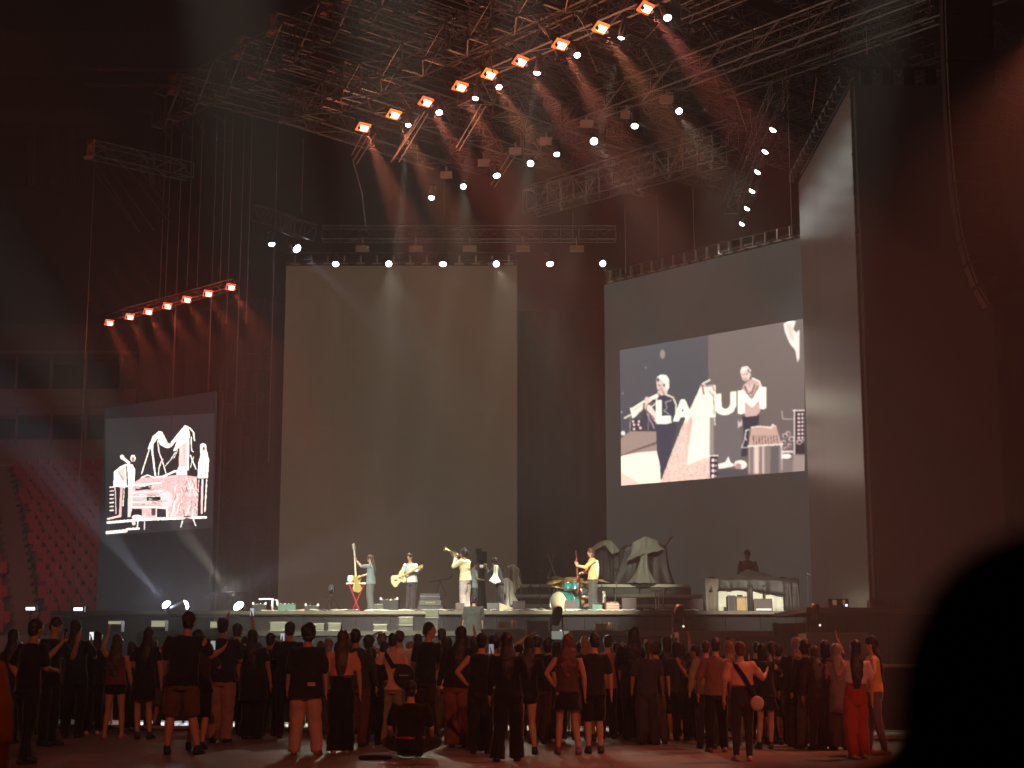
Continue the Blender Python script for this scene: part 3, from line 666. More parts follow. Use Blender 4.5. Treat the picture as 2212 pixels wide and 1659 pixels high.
sp2.build('rigging_rail', mat('rail_brown', (.025, .018, .018), .9), la, off=oo); sp.build('rigging_rail', mat('rail_brown', (.025, .018, .018), .9), la, off=oo); gr.build('grille', mat('grille', (.05, .035, .035), .7), la, off=oo)

# ------------------------------------------------------------------ arena: stands, balcony fronts, roof edge, drapes
conc = mat('concrete', (.30, .27, .25), .85, 0, .2, .5)
sd_ = thing('seating_stand', 'raked concrete stand behind the left screen', 'stand', (0, 0, 0))
s = MB(); rows = 24; Y0 = 70.0; z0 = 2.2
for r in range(rows):
    s.box((-30, Y0+r*.85+10, z0+r*.42-.21 + 0), (52, 20-0, .40) if r == rows-1 else (52, .86, .42)) if r == rows-1 else s.box((-30, Y0+r*.85+.425, z0+r*.42-.3), (52, .86, .6))
s.build('step', mat('concrete_dark', (.10, .06, .06), .85, 0, .2, .5), sd_)
s = MB(); s.box((-30, Y0-.1, 1.0), (52, .2, 2.6)); s.build('front_wall', conc, sd_)
s = MB()
for r in range(rows):
    for h in range(2):
        xx = at(60-r*3.4, 1300, Y0+r*.85).x
        s.box((xx, Y0+r*.85+.2+h*.42, z0+r*.42+.03+h*.21), (1.1, .42, .2))
s.build('aisle_step', mat('aisle', (.20, .15, .11), .8), sd_)
rail = thing('balcony', 'pale balcony beam above the rows of red seats', 'balcony', (0, 0, 0))
s = MB(); a = at(40, 1036, 91); s.box((a.x+6, 91, a.z), (26, .4, .35)); s.box((a.x+6, 93, a.z+.9), (26, 3.4, .15)); s.build('beam', mat('beam_pale', (.40, .34, .33), .7), rail)
s = MB()
for r, (y0, y1) in enumerate([(762, 850), (878, 960)]):
    A_ = at(0, y0, 94); B_ = at(250, y1, 94)
    for i in range(5):
        x = A_.x-1+i*(B_.x-A_.x)/3.4
        s.bar((x, 93.9, B_.z), (x, 93.9, A_.z), .09)
    s.box(((A_.x+B_.x)/2, 93.9, A_.z), (B_.x-A_.x+8, .15, .2)); s.box(((A_.x+B_.x)/2-1, 94.2, B_.z-.5), (B_.x-A_.x+8, .2, 1.6))
s.build('box_frame', mat('frame_grey', (.30, .25, .25), .7), rail)
s = MB()
for r, (y0, y1) in enumerate([(700, 775), (862, 905), (965, 1030)]):
    A_ = at(0, y0, 95); B_ = at(250, y1, 95)
    s.box(((A_.x+B_.x)/2, 96, (A_.z+B_.z)/2), (B_.x-A_.x+12, 2, abs(A_.z-B_.z)))
s.build('parapet', mat('parapet', (.16, .12, .12), .8, 0, .2, .3), rail)
ra = thing('arena_roof', 'dark arena roof with two long reddish edge beams', 'roof', (0, 0, 0))
s = MB()
s.box((-38, 100, at(0, 20, 100).z+4), (60, 22, 2)); s.box((-35, 112, 14), (60, 1, 60)); s.build('roof_slab', mat('roof_dark', (.03, .025, .03), .9, 0, .3, .2), ra)
for (x0, y0, x1, y1) in ((140, 147, 560, 153), (185, 182, 385, 186)):
    a, b_ = at(x0, y0, 96), at(x1, y1, 96); MB().bar(a, b_, .14).build('edge_beam', mat('edge_red', (.55, .22, .14), .6), ra)
s = MB()
for x0, x1, y0, y1 in ((0, 75, 290, 400), (165, 300, 295, 400)):
    a, b_ = at(x0, y0, 97), at(x1, y1, 97); s.box(((a.x+b_.x)/2, 97.4, (a.z+b_.z)/2), (b_.x-a.x, .2, a.z-b_.z))
s.build('dark_opening', mat('opening', (.008, .006, .006), .9), ra)
s = MB()
for x0 in (70, 115, 150, 325):
    a, b_ = at(x0, 280, 96.6), at(x0, 400, 96.6); s.bar(a, b_, .3)
a, b_ = at(-40, 248, 96.5), at(400, 256, 96.5); s.bar(a, b_, .5)
s.build('column', mat('column_blue', (.09, .07, .11), .8), ra)
# red seats
seat = MB(); seat.box((0, .05, .22), (.46, .42, .06)); seat.box((0, .27, .50), (.46, .07, .56)); seat.box((0, .2, .1), (.1, .2, .2))
sm = mat('seat_red', (.36, .02, .03), .6, 0, .3, 5)
seat0 = seat.build('arena_seat', sm)
spots = []
for r in range(rows):
    y = Y0+r*.85+.35; z = z0+r*.42
    xa = at(60-r*3.4, 1300, y).x
    x = at(232, 1300, y).x
    x += (r % 2)*.31
    while x > at(-30, 1300, y).x:
        if abs(x-xa) > .8: spots.append((x, y, z))
        x -= .62 + rnd.uniform(-.03, .03)
near = spots[:300]; far = spots[300:]
for i, p in enumerate(near):
    o = seat0 if i == 0 else seat0.copy()
    if i: col.objects.link(o)
    o.location = p; tag(o, 'red plastic seat in the rows of the left stand', 'seat', 'red seats in the left stand')
s = MB()
for x, y, z in far: s.add([(a+x, b_+y, c+z) for a, b_, c in seat.v], seat.f)
if far: tag(s.build('far_seats', sm), 'mass of red seats high in the left stand', 'seats', None, 'stuff')
# black drapes around the back of the stage
def drape(name, label, x0, x1, Y, z0, z1, m):
    s = MB(); n = int(abs(x1-x0)/.16); vs = []
    for i in range(n+1):
        x = x0+(x1-x0)*i/n; dy = .10*math.sin(i*1.3)+.06*math.sin(i*.37+1)
        vs += [(x, Y+dy, z0), (x, Y+dy, z1)]
    s.add(vs, [(2*i, 2*i+2, 2*i+3, 2*i+1) for i in range(n)])
    vs2 = [(x, y+.04, z) for x, y, z in vs]; s.add(vs2, [(2*i, 2*i+1, 2*i+3, 2*i+2) for i in range(n)])
    o = s.build(name, m, smooth=True); return tag(o, label, 'curtain')
DR = mat('drape_black', (.014, .014, .016), .9, 0, .2, .6)
drape('curtain', 'long black backdrop curtain behind the screens', -16, 30, 66, 0, 16, DR)
drape('curtain', 'black curtain between the left screen and the center screen', at(466, 900, 61).x, at(612, 900, 61).x, 61.5, 0, at(600, 640, 61).z, DR)
# backstage scaffold in the gap
sg = thing('scaffold_tower', 'dim scaffold tower between left and center screens', 'scaffold', at(535, 1000, 59.5) - Vector((0, 0, at(535, 1000, 59.5).z)))
s = MB()
for x in (-.9, -.3, .3, .9):
    s.bar((x, 0, 0), (x, 0, 13), .03)
for k in range(20): s.bar((-.9, 0, .5+k*.65), (.9, 0, .5+k*.65), .018); s.bar((-.9, 0, .5+k*.65), (-.3, 0, 1.1+k*.65), .015); s.bar((.3, 0, .5+k*.65), (.9, 0, 1.1+k*.65), .015)
s.build('tube', mat('tube_dim', (.03, .028, .03), .7, .2), sg)

# ------------------------------------------------------------------ things on and before the stage
GRL = mat('grille_dark', (.055, .040, .038), .7, 0, .2, 12)
PALE = mat('pale_grille', (.30, .31, .22), .7, 0, .12, 14)
def cuboid(name, label, cat, px0, px1, pyt, z0, Y, depth, m, group=None, face=None, fm=None, handles=True, rz=0):
    a = at(px0, pyt, Y); b_ = at(px1, pyt, Y); wd = b_.x-a.x; h = a.z-z0
    root = thing(name, label, cat, ((a.x+b_.x)/2, Y+depth/2, z0), rz, group)
    s = MB(); e = .03
    s.box((0, 0, h/2), (wd, depth, h-.04)); s.build('body', m, root)
    f = MB()
    for sx in (-1, 1):
        for sz in (0, 1): f.box((sx*(wd/2-.02), -depth/2, sz*(h-.06)+.03), (.06, .06, .06))
    f.box((0, -depth/2-.004, h-.02), (wd, .03, .03)); f.box((0, -depth/2-.004, .04), (wd, .03, .03)); f.box((-wd/2+.015, -depth/2-.004, h/2), (.03, .025, h-.06)); f.box((wd/2-.015, -depth/2-.004, h/2), (.03, .025, h-.06))
    f.build('edge_trim', STEELD, root)
    if face: MB().box((0, -depth/2-.012, h/2), (wd*.86, .02, h*.74)).build(face, fm or GRL, root)
    return root
SUBM = mat('sub_paint', (.06, .062, .052), .55, 0, .3, 2)
for i, (x0, x1, y, Y) in enumerate([(1040, 1134, 1359, 40.5), (1138, 1184, 1341, 41), (1235, 1323, 1361, 40.5), (1399, 1463, 1378, 39.5), (1466, 1568, 1363, 40.2), (1741, 1800, 1366, 40), (1804, 1873, 1366, 40)]):
    cuboid('subwoofer', ['wide grey bass speaker box right of the stagehand', 'narrow tall bass speaker box beside the white panel lamp', 'wide bass speaker box below the guitarist in orange',
                         'low bass speaker box with a pale rim left of the long grey one', 'long grey bass speaker box below the stepped risers', 'left bass speaker box below the side screen', 'right bass speaker box below the side screen'][i],
           'speaker', x0, x1, y, 0, Y, 1.1, SUBM, 'bass speaker boxes before the stage', 'grille', GRL)
# pale front speakers on the ledge, glow and beams added to light the crowd
for i, (x0, x1, y0, y1, lb) in enumerate([(584, 619, 1344, 1364, 'below the glaring single lamp, near the raised camera phone'), (709, 736, 1346, 1364, 'below the red keyboard stand'), (807, 836, 1349, 1366, 'above the orange-haired spectator'),
        (862, 892, 1333, 1350, 'below the bass player'), (919, 947, 1317, 1334, 'topmost of the row, right of the bass player'), (454, 490, 1342, 1358, 'left of the raised arms'), (327, 357, 1340, 1356, 'leftmost but one, below the glaring lamp pair'), (234, 262, 1341, 1350, 'at the far left beside the raised hand'), (678, 700, 1347, 1362, 'half hidden and smaller, beside the keyboard stand')]):
    Y = 43.2; z1 = at(x0, y1, Y).z
    root = thing('front_light', 'pale green-yellow glowing light panel ' + lb, 'stage lamp', (at((x0+x1)/2, y0, Y).x, Y, 2.0), 0, 'pale light panels along the stage')
    a, b_ = at(x0, y0, Y), at(x1, y1, Y); wd = b_.x-a.x; h0 = b_.z-2.0; h1 = a.z-2.0
    MB().box((0, .2, h1/2), (wd, .34, h1)).build('cabinet', PLAST, root)
    MB().box((0, .01, (h0+h1)/2+.02), (wd*.96, .03, (h1-h0)*.92)).build('light_panel', emit('panel_glow', (.80, .80, .50), .62), root)
    if i < 7:
        ld = bpy.data.lights.new('panel_beam', 'SPOT'); ld.energy = [300, 450, 500, 500, 500, 200, 120][i]; ld.color = (1, .95, .68); ld.spot_size = R(55); ld.spot_blend = .7; ld.shadow_soft_size = .15
        lo = bpy.data.objects.new('panel_beam', ld); col.objects.link(lo); lo.parent = root; lo.location = (0, -.12, (h0+h1)/2+.05); lo.rotation_euler = (R(-78), 0, 0)
    s = MB(); s.box((0, -.01, h1), (wd*1.05, .06, .025)); s.box((0, -.01, max(.03, h0)), (wd*1.05, .06, .025)); s.build('edge_rail', mat('rail_pale', (.3, .3, .24), .5), root)
# wedge monitors on the deck
for i, (x0, x1, y0, lb, em) in enumerate([(1052, 1104, 1302, 'dark floor monitor with a pale side, right of the stagehand', 1), (1107, 1134, 1298, 'square floor monitor with a grille in front of the photographer', 0), (1220, 1249, 1297, 'floor monitor in front of the teal drums', 0),
        (1344, 1375, 1291, 'reddish-brown floor monitor under the black draped tent', 0), (1480, 1519, 1293, 'ribbed floor monitor left of the cloth-covered table', 0), (1629, 1669, 1293, 'floor monitor standing in front of the cloth-covered table', 0), (1790, 1834, 1293, 'open-framed monitor glowing inside, below the side screen', 2), (984, 1003, 1302, 'small floor monitor left of the stagehand', 0)]):
    Y = 46.4 if x0 < 1700 else 41.6; zb = DECK_Z if x0 < 1700 else 2.56
    a, b_ = at(x0, y0, Y), at(x1, y0, Y); h = a.z-zb; wd = (b_.x-a.x)
    if em == 1: wd *= .5
    root = thing('floor_monitor', lb, 'monitor', (a.x+wd/2, Y, zb), 0, 'floor monitors along the stage edge')
    s = MB(); s.add([(-wd/2, 0, 0), (wd/2, 0, 0), (wd/2, .55, 0), (-wd/2, .55, 0), (-wd/2, .08, h), (wd/2, .08, h), (wd/2, .5, h*.55), (-wd/2, .5, h*.55)],
                    [(0, 3, 2, 1), (0, 1, 5, 4), (4, 5, 6, 7), (2, 3, 7, 6), (1, 2, 6, 5), (0, 4, 7, 3)]); s.build('cabinet', mat('monitor_brown', (.07, .045, .042), .6, 0, .3, 5) if em != 1 else PLAST, root)
    s = MB()
    for k in range(7): s.box((0, .02+.08*k/7, h*(.14+k*.11)), (wd*.84, .03, h*.05))
    s.build('grille', mat('grille_rib', (.10, .07, .065), .6), root)
    if em == 1:
        s = MB(); s.add([(wd/2+.01, 0, 0), (wd/2+.42, .3, 0), (wd/2+.42, .3, h*.45), (wd/2+.01, .0, h*1.0), (wd/2+.01, .06, 0), (wd/2+.42, .36, 0), (wd/2+.42, .36, h*.45), (wd/2+.01, .06, h)], [(0, 1, 2, 3), (4, 7, 6, 5), (3, 2, 6, 7), (1, 5, 6, 2), (0, 4, 5, 1), (0, 3, 7, 4)])
        s.build('side_panel', mat('pale_wood', (.75, .72, .5), .6), root)
    if i in (2, 5): MB().box((0, -.03, h*.14), (wd*.8, .03, .05)).build('light_strip', emit('strip_white', (1, .97, .85), 2.2), root)
    if em == 2:
        s = MB(); s.box((-.12, -.04, h*.62), (.1, .03, h*.5)); s.box((.12, -.04, h*.62), (.06, .03, h*.5)); s.build('glow_window', emit('amber_dim', (1, .5, .25), .22), root)
        MB().ball((.18, -.06, .09), .035).build('indicator', emit('indicator', (.7, .7, 1), 3), root)
# boxes at the right end
cuboid('equipment_case', 'brown equipment case at the right end of the stage', 'case', 1883, 1919, 1294, 2.56, 41.4, .6, mat('case_brown', (.09, .06, .055), .6), None, 'lid_panel', mat('case_brown2', (.12, .08, .07), .6))
r_ = cuboid('equipment_rack', 'black rack with a lit amber doorway behind the brown case', 'rack', 1898, 1934, 1283, 2.56, 42.6, .6, BLKM, None)
MB().box((.2, -.33, .32), (.10, .03, .40)).build('lit_panel', emit('amber_lit', (1, .52, .32), .8), r_)
# moving heads
for i, (x0, x1, y0, y1, Y, lb) in enumerate([(1452, 1481, 1305, 1370, 41.5, 'dark moving-head lamp left of the ribbed floor monitor'), (1746, 1775, 1302, 1368, 40.6, 'dark moving-head lamp below the side screen'), (1188, 1217, 1307, 1380, 41.2, 'dark moving-head lamp with a pale base in front of the teal drums')]):
    c = at((x0+x1)/2, y1, Y); wd = pxm(x1-x0, Y); h = pxm(y1-y0, Y)
    zb = c.z; root = thing('moving_head_lamp', lb, 'stage lamp', (c.x, c.y, 0), 0, 'dark moving heads before the stage')
    MB().box((0, 0, zb/2), (wd*1.1, .4, zb)).build('stand', SUBM, root)
    MB().box((0, 0, zb+.09), (wd*.85, .3, .18)).build('base', PLAST if i < 2 else mat('pale_base', (.6, .6, .52), .6), root)
    s = MB(); s.box((-wd*.42, 0, zb+h*.45), (.05, .14, h*.5)); s.box((wd*.42, 0, zb+h*.45), (.05, .14, h*.5)); s.build('yoke', PLAST, root)
    s = MB(); s.lathe([(wd*.2, -h*.28), (wd*.34, -h*.2), (wd*.38, .05), (wd*.36, h*.22), (wd*.22, h*.3)], (0, 0, zb+h*.66), 14, Matrix.Rotation(.2, 3, 'Y')); s.build('head', PLAST, root, True)
    MB().ball((wd*.3, -.15, zb+.2), .03).build('indicator', emit('indicator2', (1, .95, .85), 1.5), root)

# drapes over shrouded gear
TARP = mat('tarp_black', (.030, .031, .028), .5, 0, .35, 2.2, .5, .35)
TARPL = mat('tarp_pale', (.22, .23, .19), .5, 0, .25, 3, .5, .5)
def tent(name, label, peaks, base, zb, folds, m, seed=0, parent=None, thick=.03, cat='cover', flare=.14):
    """cloth over supports: outline ring of base points, rising to the ring of peaks"""
    rr = random.Random(seed); n = len(base)*folds; vs = []; rows = 12
    def ring(P, t):
        k = t*len(P); i = int(k) % len(P); f = k-int(k); a, b_ = Vector(P[i]), Vector(P[(i+1) % len(P)]); return a.lerp(b_, f)
    ph = [rr.uniform(0, 6.28) for _ in range(4)]
    for r in range(rows+1):
        v = r/rows
        for i in range(n):
            t = i/n; a = ring(peaks, t); b_ = ring(base, t); p = a.lerp(b_, v**(.8))
            sag = -.35*math.sin(math.pi*v)*(.5+.5*abs(math.sin(math.pi*t*len(base))))
            c = sum((Vector(q) for q in base), Vector())/len(base); dr = (b_-c); dr.z = 0; dr = dr.normalized() if dr.length else Vector((0, -1, 0))
            fo = flare*v*(math.sin(i*2*math.pi/folds*1.0+ph[0])+.6*math.sin(i*2*math.pi/folds*1.7+ph[1]))
            p = p + dr*(fo+sag*.35) + Vector((0, 0, (.03*math.sin(i*1.9+ph[2])) if r == rows else 0))
            vs.append(p)
    fs = [(r*n+i, r*n+(i+1) % n, (r+1)*n+(i+1) % n, (r+1)*n+i) for r in range(rows) for i in range(n)]
    fs.append(tuple(range(n))[::-1])
    s = MB(); s.add(vs, fs); c = sum((Vector(q) for q in base), Vector())/len(base)
    if parent is None:
        o = s.build(name, m, None, True, off=c); o.location = c; tag(o, label, cat)
    else: o = s.build(name, m, parent, True, off=Vector(parent.location))
    md = o.modifiers.new('s', 'SOLIDIFY'); md.thickness = thick
    sub = o.modifiers.new('u', 'SUBSURF'); sub.levels = 1; sub.render_levels = 1
    return o
YD = 54.2
def P(px, py, Y=YD): return at(px, py, Y)
zr = at(1400, 1262, 53.8).z
tB = thing('draped_gear', 'tall tent-like black sheet draped over instruments, with one pale panel', 'covered gear', (P(1393, 1258).x, YD+.8, zr))
tent('sheet', None, [P(1352, 1176), P(1393, 1159), P(1438, 1174), P(1436, 1174, YD+1.6), P(1393, 1162, YD+1.8), P(1356, 1176, YD+1.6)],
     [P(1326, 1262), P(1390, 1264, YD-.5), P(1448, 1262), P(1450, 1262, YD+2.2), P(1390, 1262, YD+2.4), P(1328, 1262, YD+2.2)], zr, 16, TARP, 3, tB)
tent('pale_panel', None, [P(1366, 1170, YD-.12), P(1393, 1157, YD-.2), P(1420, 1167, YD-.12), P(1393, 1160, YD+.2)], [P(1352, 1214, YD-.35), P(1390, 1198, YD-.6), P(1436, 1188, YD-.3), P(1393, 1165, YD+.3)], zr, 8, TARPL, 5, tB, flare=.03)
tent('pale_fold', None, [P(1388, 1192, YD-.4), P(1396, 1190, YD-.5), P(1398, 1192, YD-.3), P(1390, 1193, YD-.2)], [P(1358, 1260, YD-.62), P(1410, 1260, YD-.8), P(1412, 1260, YD-.2), P(1360, 1260, YD-.1)], zr, 9, TARPL, 6, tB, flare=.08)
s = MB(); s.bar(P(1436, 1180, YD+.5), P(1452, 1158, YD+.5), .03); s.build('pole_end', STEEL, tB, off=tB.location)
tA = thing('draped_instrument', 'curved pale-topped sheet arching over a stand behind the guitarist in orange', 'covered gear', (P(1305, 1258).x, YD+.6, zr))
def band(name, top, bot, Y, m, parent, depth=.7, nx=26):
    vs = []; rows = 8
    def along(L, t):
        k = t*(len(L)-1); i = min(int(k), len(L)-2); f = k-i; return (L[i][0]*(1-f)+L[i+1][0]*f, L[i][1]*(1-f)+L[i+1][1]*f)
    for r in range(rows+1):
        v = r/rows
        for i in range(nx+1):
            a = along(top, i/nx); b_ = along(bot, i/nx)
            p = at(a[0]*(1-v)+b_[0]*v, a[1]*(1-v)+b_[1]*v, Y-.25*math.sin(v*math.pi*.6)+.07*math.sin(i*1.7)*v+.05*math.sin(i*.8+2))
            vs.append(p)
    n1 = len(vs); fs = [(r*(nx+1)+i, (r+1)*(nx+1)+i, (r+1)*(nx+1)+i+1, r*(nx+1)+i+1) for r in range(rows) for i in range(nx)]
    # the cloth turns over the top and falls behind
    for r in range(1, 4):
        for i in range(nx+1):
            a = along(top, i/nx); q = at(a[0], a[1], Y); vs.append(q+Vector((0, depth*r/3, -.12*r*r/3)))
    o1 = n1
    for i in range(nx):
        fs.append((i, i+1, o1+i+1, o1+i))
        for r in range(2): fs.append((o1+r*(nx+1)+i, o1+r*(nx+1)+i+1, o1+(r+1)*(nx+1)+i+1, o1+(r+1)*(nx+1)+i))
    s = MB(); s.add(vs, fs); o = s.build(name, m, parent, True, off=Vector(parent.location)); md = o.modifiers.new('s', 'SOLIDIFY'); md.thickness = .04
    return o
band('pale_top', [(1274, 1190), (1286, 1176), (1300, 1168), (1318, 1166), (1330, 1178), (1338, 1188)], [(1272, 1196), (1290, 1186), (1308, 1178), (1312, 1186), (1322, 1198), (1336, 1192)], YD+.4, TARPL, tA)
band('black_sheet', [(1270, 1194), (1290, 1180), (1308, 1172), (1322, 1190), (1338, 1186), (1352, 1176)], [(1268, 1230), (1290, 1240), (1308, 1262), (1320, 1262), (1334, 1260), (1346, 1240)], YD+.6, TARP, tA)
s = MB(); s.bar(P(1283, 1190, YD+.8), P(1283, 1262, YD+.8), .03); s.bar(P(1320, 1180, YD+.8), P(1320, 1262, YD+.8), .03); s.build('stand_pole', STEELD, tA, off=tA.location)

# cloth-covered table
YT = 48.6
a, b_ = at(1530, 1250, YT), at(1716, 1250, YT); zt = a.z
tb = thing('covered_table', 'long table under black cloth with a bright cream front cloth', 'table', ((a.x+b_.x)/2, YT+.5, DECK_Z)); W2 = (b_.x-a.x)/2; HT = zt-DECK_Z
s = MB(); s.box((0, 0, HT-.02), (2*W2-.1, .9, .05))
for sx in (-1, 1):
    for sy in (-1, 1): s.box((sx*(W2-.15), sy*.35, HT/2-.03), (.06, .06, HT-.08))
s.build('table_frame', STEELD, tb)
def skirt(name, x0, x1, y, z0, z1, m, amp=.05, k=9.0, par=tb, hang=None, off=0):
    s = MB(); n = max(8, int((x1-x0)/.035)); vs = []
    for i in range(n+1):
        x = x0+(x1-x0)*i/n; f = math.sin(i*.035*k*2+off)+.5*math.sin(i*.035*k*3.7+1+off)
        zz = z0 if hang is None else hang(x)
        for r in range(5):
            v = r/4; vs.append((x+.02*f*v, y-amp*f*v-.04*v, z1+(zz-z1)*v))
    s.add(vs, [(i*5+r, i*5+r+1, (i+1)*5+r+1, (i+1)*5+r) for i in range(n) for r in range(4)])
    o = s.build(name, m, par, True); md = o.modifiers.new('s', 'SOLIDIFY'); md.thickness = .012; return o
CREAM = mat('cream_cloth', (.72, .70, .60), .8, 0, .1, 5)
skirt('front_cloth', -W2+.2, W2-.1, -.50, .0, HT-.02, CREAM, .035, 6)
skirt('top_cloth', -W2-.02, W2+.05, -.56, HT-.38, HT+.01, TARP, .025, 6, hang=lambda x: HT-.36-.08*math.sin(x*1.7)-.12*abs(x)/1.4)
skirt('side_cloth', -W2-.12, -W2+.30, -.60, 0, HT, mat('tarp_brown', (.22, .19, .15), .6, 0, .3, 3), .06, 14)
skirt('side_cloth', W2-.38, W2+.12, -.60, 0, HT, TARP, .06, 14, off=2)
skirt('split_cloth', -.16, .02, -.62, 0, HT-.2, TARP, .04, 16)
skirt('split_cloth', -W2+.85, -W2+1.02, -.62, 0, HT-.5, TARP, .03, 16)
skirt('split_cloth', W2-1.0, W2-.92, -.60, 0, HT-.2, TARP, .02, 16)
s = MB(); n = 24; vs = []
for j in range(9):
    for i in range(n+1):
        x = -W2-.05+(2*W2+.1)*i/n; y = -.56+j*.14
        vs.append((x, y, HT+.015+.03*math.sin(i*1.3+j)+(.28*math.exp(-((x-.1)/.55)**2)*math.exp(-((j-5)/2.2)**2))+.02*math.sin(j*2+i)))
s.add(vs, [(j*(n+1)+i, j*(n+1)+i+1, (j+1)*(n+1)+i+1, (j+1)*(n+1)+i) for j in range(8) for i in range(n)])
o = s.build('cloth_over_top', TARP, tb, True); o.modifiers.new('s', 'SOLIDIFY').thickness = .012
# glow of lamp boxes under the table front, put into a plain amber colour
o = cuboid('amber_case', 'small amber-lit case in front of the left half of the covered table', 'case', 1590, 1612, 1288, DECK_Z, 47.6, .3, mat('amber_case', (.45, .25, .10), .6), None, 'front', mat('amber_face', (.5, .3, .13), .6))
cuboid('black_case', 'small black case left of the amber-lit case', 'case', 1572, 1588, 1286, DECK_Z, 47.5, .4, PLAST)

# drum kit
TEAL = mat('teal_shell', (.02, .34, .29), .25, .1, .25, 8, 0, .7, .5)
HEAD = mat('drum_head', (.75, .66, .42), .6)
BRASS = mat('cymbal_brass', (.85, .72, .25), .3, .6, .15, 12)
CHR = mat('chrome', (.6, .62, .58), .22, .9)
def drum(root, c, r, h, M, shell, head, n=22, nm='drum'):
    s = MB(); s.lathe([(r*.98, -h/2), (r, -h/2+.01), (r, h/2-.01), (r*.98, h/2)], c, n, M); o = s.build(nm, shell, root, True)
    def chd(b_, name, m):
        q = b_.build(name, m, o, True); return q
    h1 = MB(); h1.lathe([(r*.95, h/2+.002), (r*.95, h/2+.008)], c, n, M); h1.lathe([(r*.95, -h/2-.008), (r*.95, -h/2-.002)], c, n, M); chd(h1, 'drum_head', head)
    g_ = MB()
    for z in (h/2-.005, -h/2+.005): g_.lathe([(r*1.04, z-.02), (r*1.04, z+.02), (r*.97, z+.02), (r*.97, z-.02)], c, n, M)
    for i in range(8):
        an = i*math.pi/4; g_.bar(M @ Vector((r*1.03*math.cos(an), r*1.03*math.sin(an), -h/2))+Vector(c), M @ Vector((r*1.03*math.cos(an), r*1.03*math.sin(an), h/2))+Vector(c), .008)
    chd(g_, 'hoop', CHR)
    return o
Rx = lambda a: Matrix.Rotation(a, 3, 'X'); Ry = lambda a: Matrix.Rotation(a, 3, 'Y')
kx = at(1240, 1300, 48.6)
dk = thing('drum_kit', 'drum kit with teal shells and yellow cymbals', 'drum kit', (kx.x, 48.6, DECK_Z))
def K(px, z, dy=0): return (at(px, 1300, 48.6+dy).x-kx.x, dy, z)
drum(dk, K(1216, .34), .33, .42, Matrix.Rotation(-.75, 3, 'Z') @ Rx(math.pi/2), TEAL, HEAD, nm='bass_drum')
drum(dk, K(1240, .30, .25), .22, .38, Ry(.1), TEAL, HEAD, nm='floor_tom')
drum(dk, K(1228, .80), .16, .22, Rx(-.35), TEAL, HEAD, nm='tom')
drum(dk, K(1243, .82, .1), .16, .22, Rx(-.3), TEAL, HEAD, nm='tom')
drum(dk, K(1256, .68, .1), .17, .14, Rx(.1), CHR, HEAD, nm='snare_drum')
drum(dk, K(1262, .38, .2), .2, .36, Ry(0), mat('shell_copper', (.5, .25, .15), .3, .3), HEAD, nm='floor_tom')
drum(dk, K(1296, .5, .0), .17, .4, Ry(0), mat('shell_white', (.6, .56, .46), .4), HEAD, nm='side_drum')
for px, z, dy, r, tx, ty in ((1197, .98, .1, .24, .3, -.25), (1204, .80, -.1, .2, .1, .2), (1205, 1.1, .4, .2, -.2, .1), (1300, 1.02, .3, .26, .15, .25), (1270, 1.0, .7, .24, .2, 0)):
    c = K(px, z, dy); s = MB(); M = Rx(tx) @ Ry(ty)
    s.lathe([(r, -.012), (r, -.008), (r*.25, .012), (r*.12, .035), (.005, .04)], c, 22, M); o = s.build('cymbal', BRASS, dk, True)
    s = MB(); s.bar((c[0], c[1], 0), (c[0], c[1], c[2]), .012)
    for k in range(3): s.bar((c[0], c[1], .25), (c[0]+.25*math.cos(k*2.1), c[1]+.25*math.sin(k*2.1), .01), .01)
    s.build('cymbal_stand', CHR, dk)
MB().lathe([(.15, 0), (.17, .03), (.17, .07), (.1, .09)], K(1250, .45, .9), 16).build('stool_seat', PLAST, dk, True)
MB().bar(K(1250, 0, .9), K(1250, .45, .9), .02).build('stool_leg', CHR, dk)
# big shallow drum on a frame
c = at(1236, 1262, 49.6)
o = thing('concert_drum', 'shallow orange-yellow drum on a stand above the teal kit', 'drum', (c.x, c.y, DECK_Z)); hh = c.z-DECK_Z
s = MB(); s.lathe([(.42, hh-.10), (.44, hh-.08), (.44, hh+.06), (.40, hh+.10)], (0, 0, 0), 26, Matrix.Identity(3)); s.build('shell', mat('orange_shell', (.7, .36, .14), .45), o, True)
MB().lathe([(.40, hh+.10), (.36, hh+.17), (.15, hh+.22)], (0, 0, 0), 26).build('drum_head', mat('head_yellow', (.9, .72, .28), .5), o, True)
s = MB()
for k in range(3): s.bar((.3*math.cos(k*2.1), .3*math.sin(k*2.1), hh-.1), (.4*math.cos(k*2.1), .4*math.sin(k*2.1), 0), .015)
s.build('leg', CHR, o)
# microphone stands
def mic(px, py, Y, lb, boom=0, lean=0, z=DECK_Z, m=CHR):
    c = at(px, py, Y); h = c.z-z; root = thing('microphone_stand', lb, 'microphone stand', (c.x, Y, z), 0, None)
    s = MB(); s.bar((0, 0, .02), (lean*.4, 0, h*.7 if boom else h), .014)
    s.build('pole', m, root)
    s = MB()
    for k in range(3): s.bar((0, 0, .22), (.3*math.cos(k*2.1+.5), .3*math.sin(k*2.1+.5), .01), .011)
    s.build('tripod_foot', m, root)
    if boom: MB().bar((lean*.4-boom*.3, 0, h*.6), (boom, 0, h), .012).build('boom_arm', m, root)
    e = (boom if boom else lean*.4, 0, h); s = MB(); s.ball(e, (.035, .035, .045), 8, 6); s.bar(e, (e[0]+(.12 if boom >= 0 else -.12), 0, e[2]-.06), .018, 6); s.build('microphone', STEELD, root, True)
mic(1188, 1200, 49.2, 'boom microphone stand crossing another, left of the drum kit', .12, -.1)
mic(1196, 1200, 49.4, 'second crossing boom stand close behind the drum kit', -.16, .1)
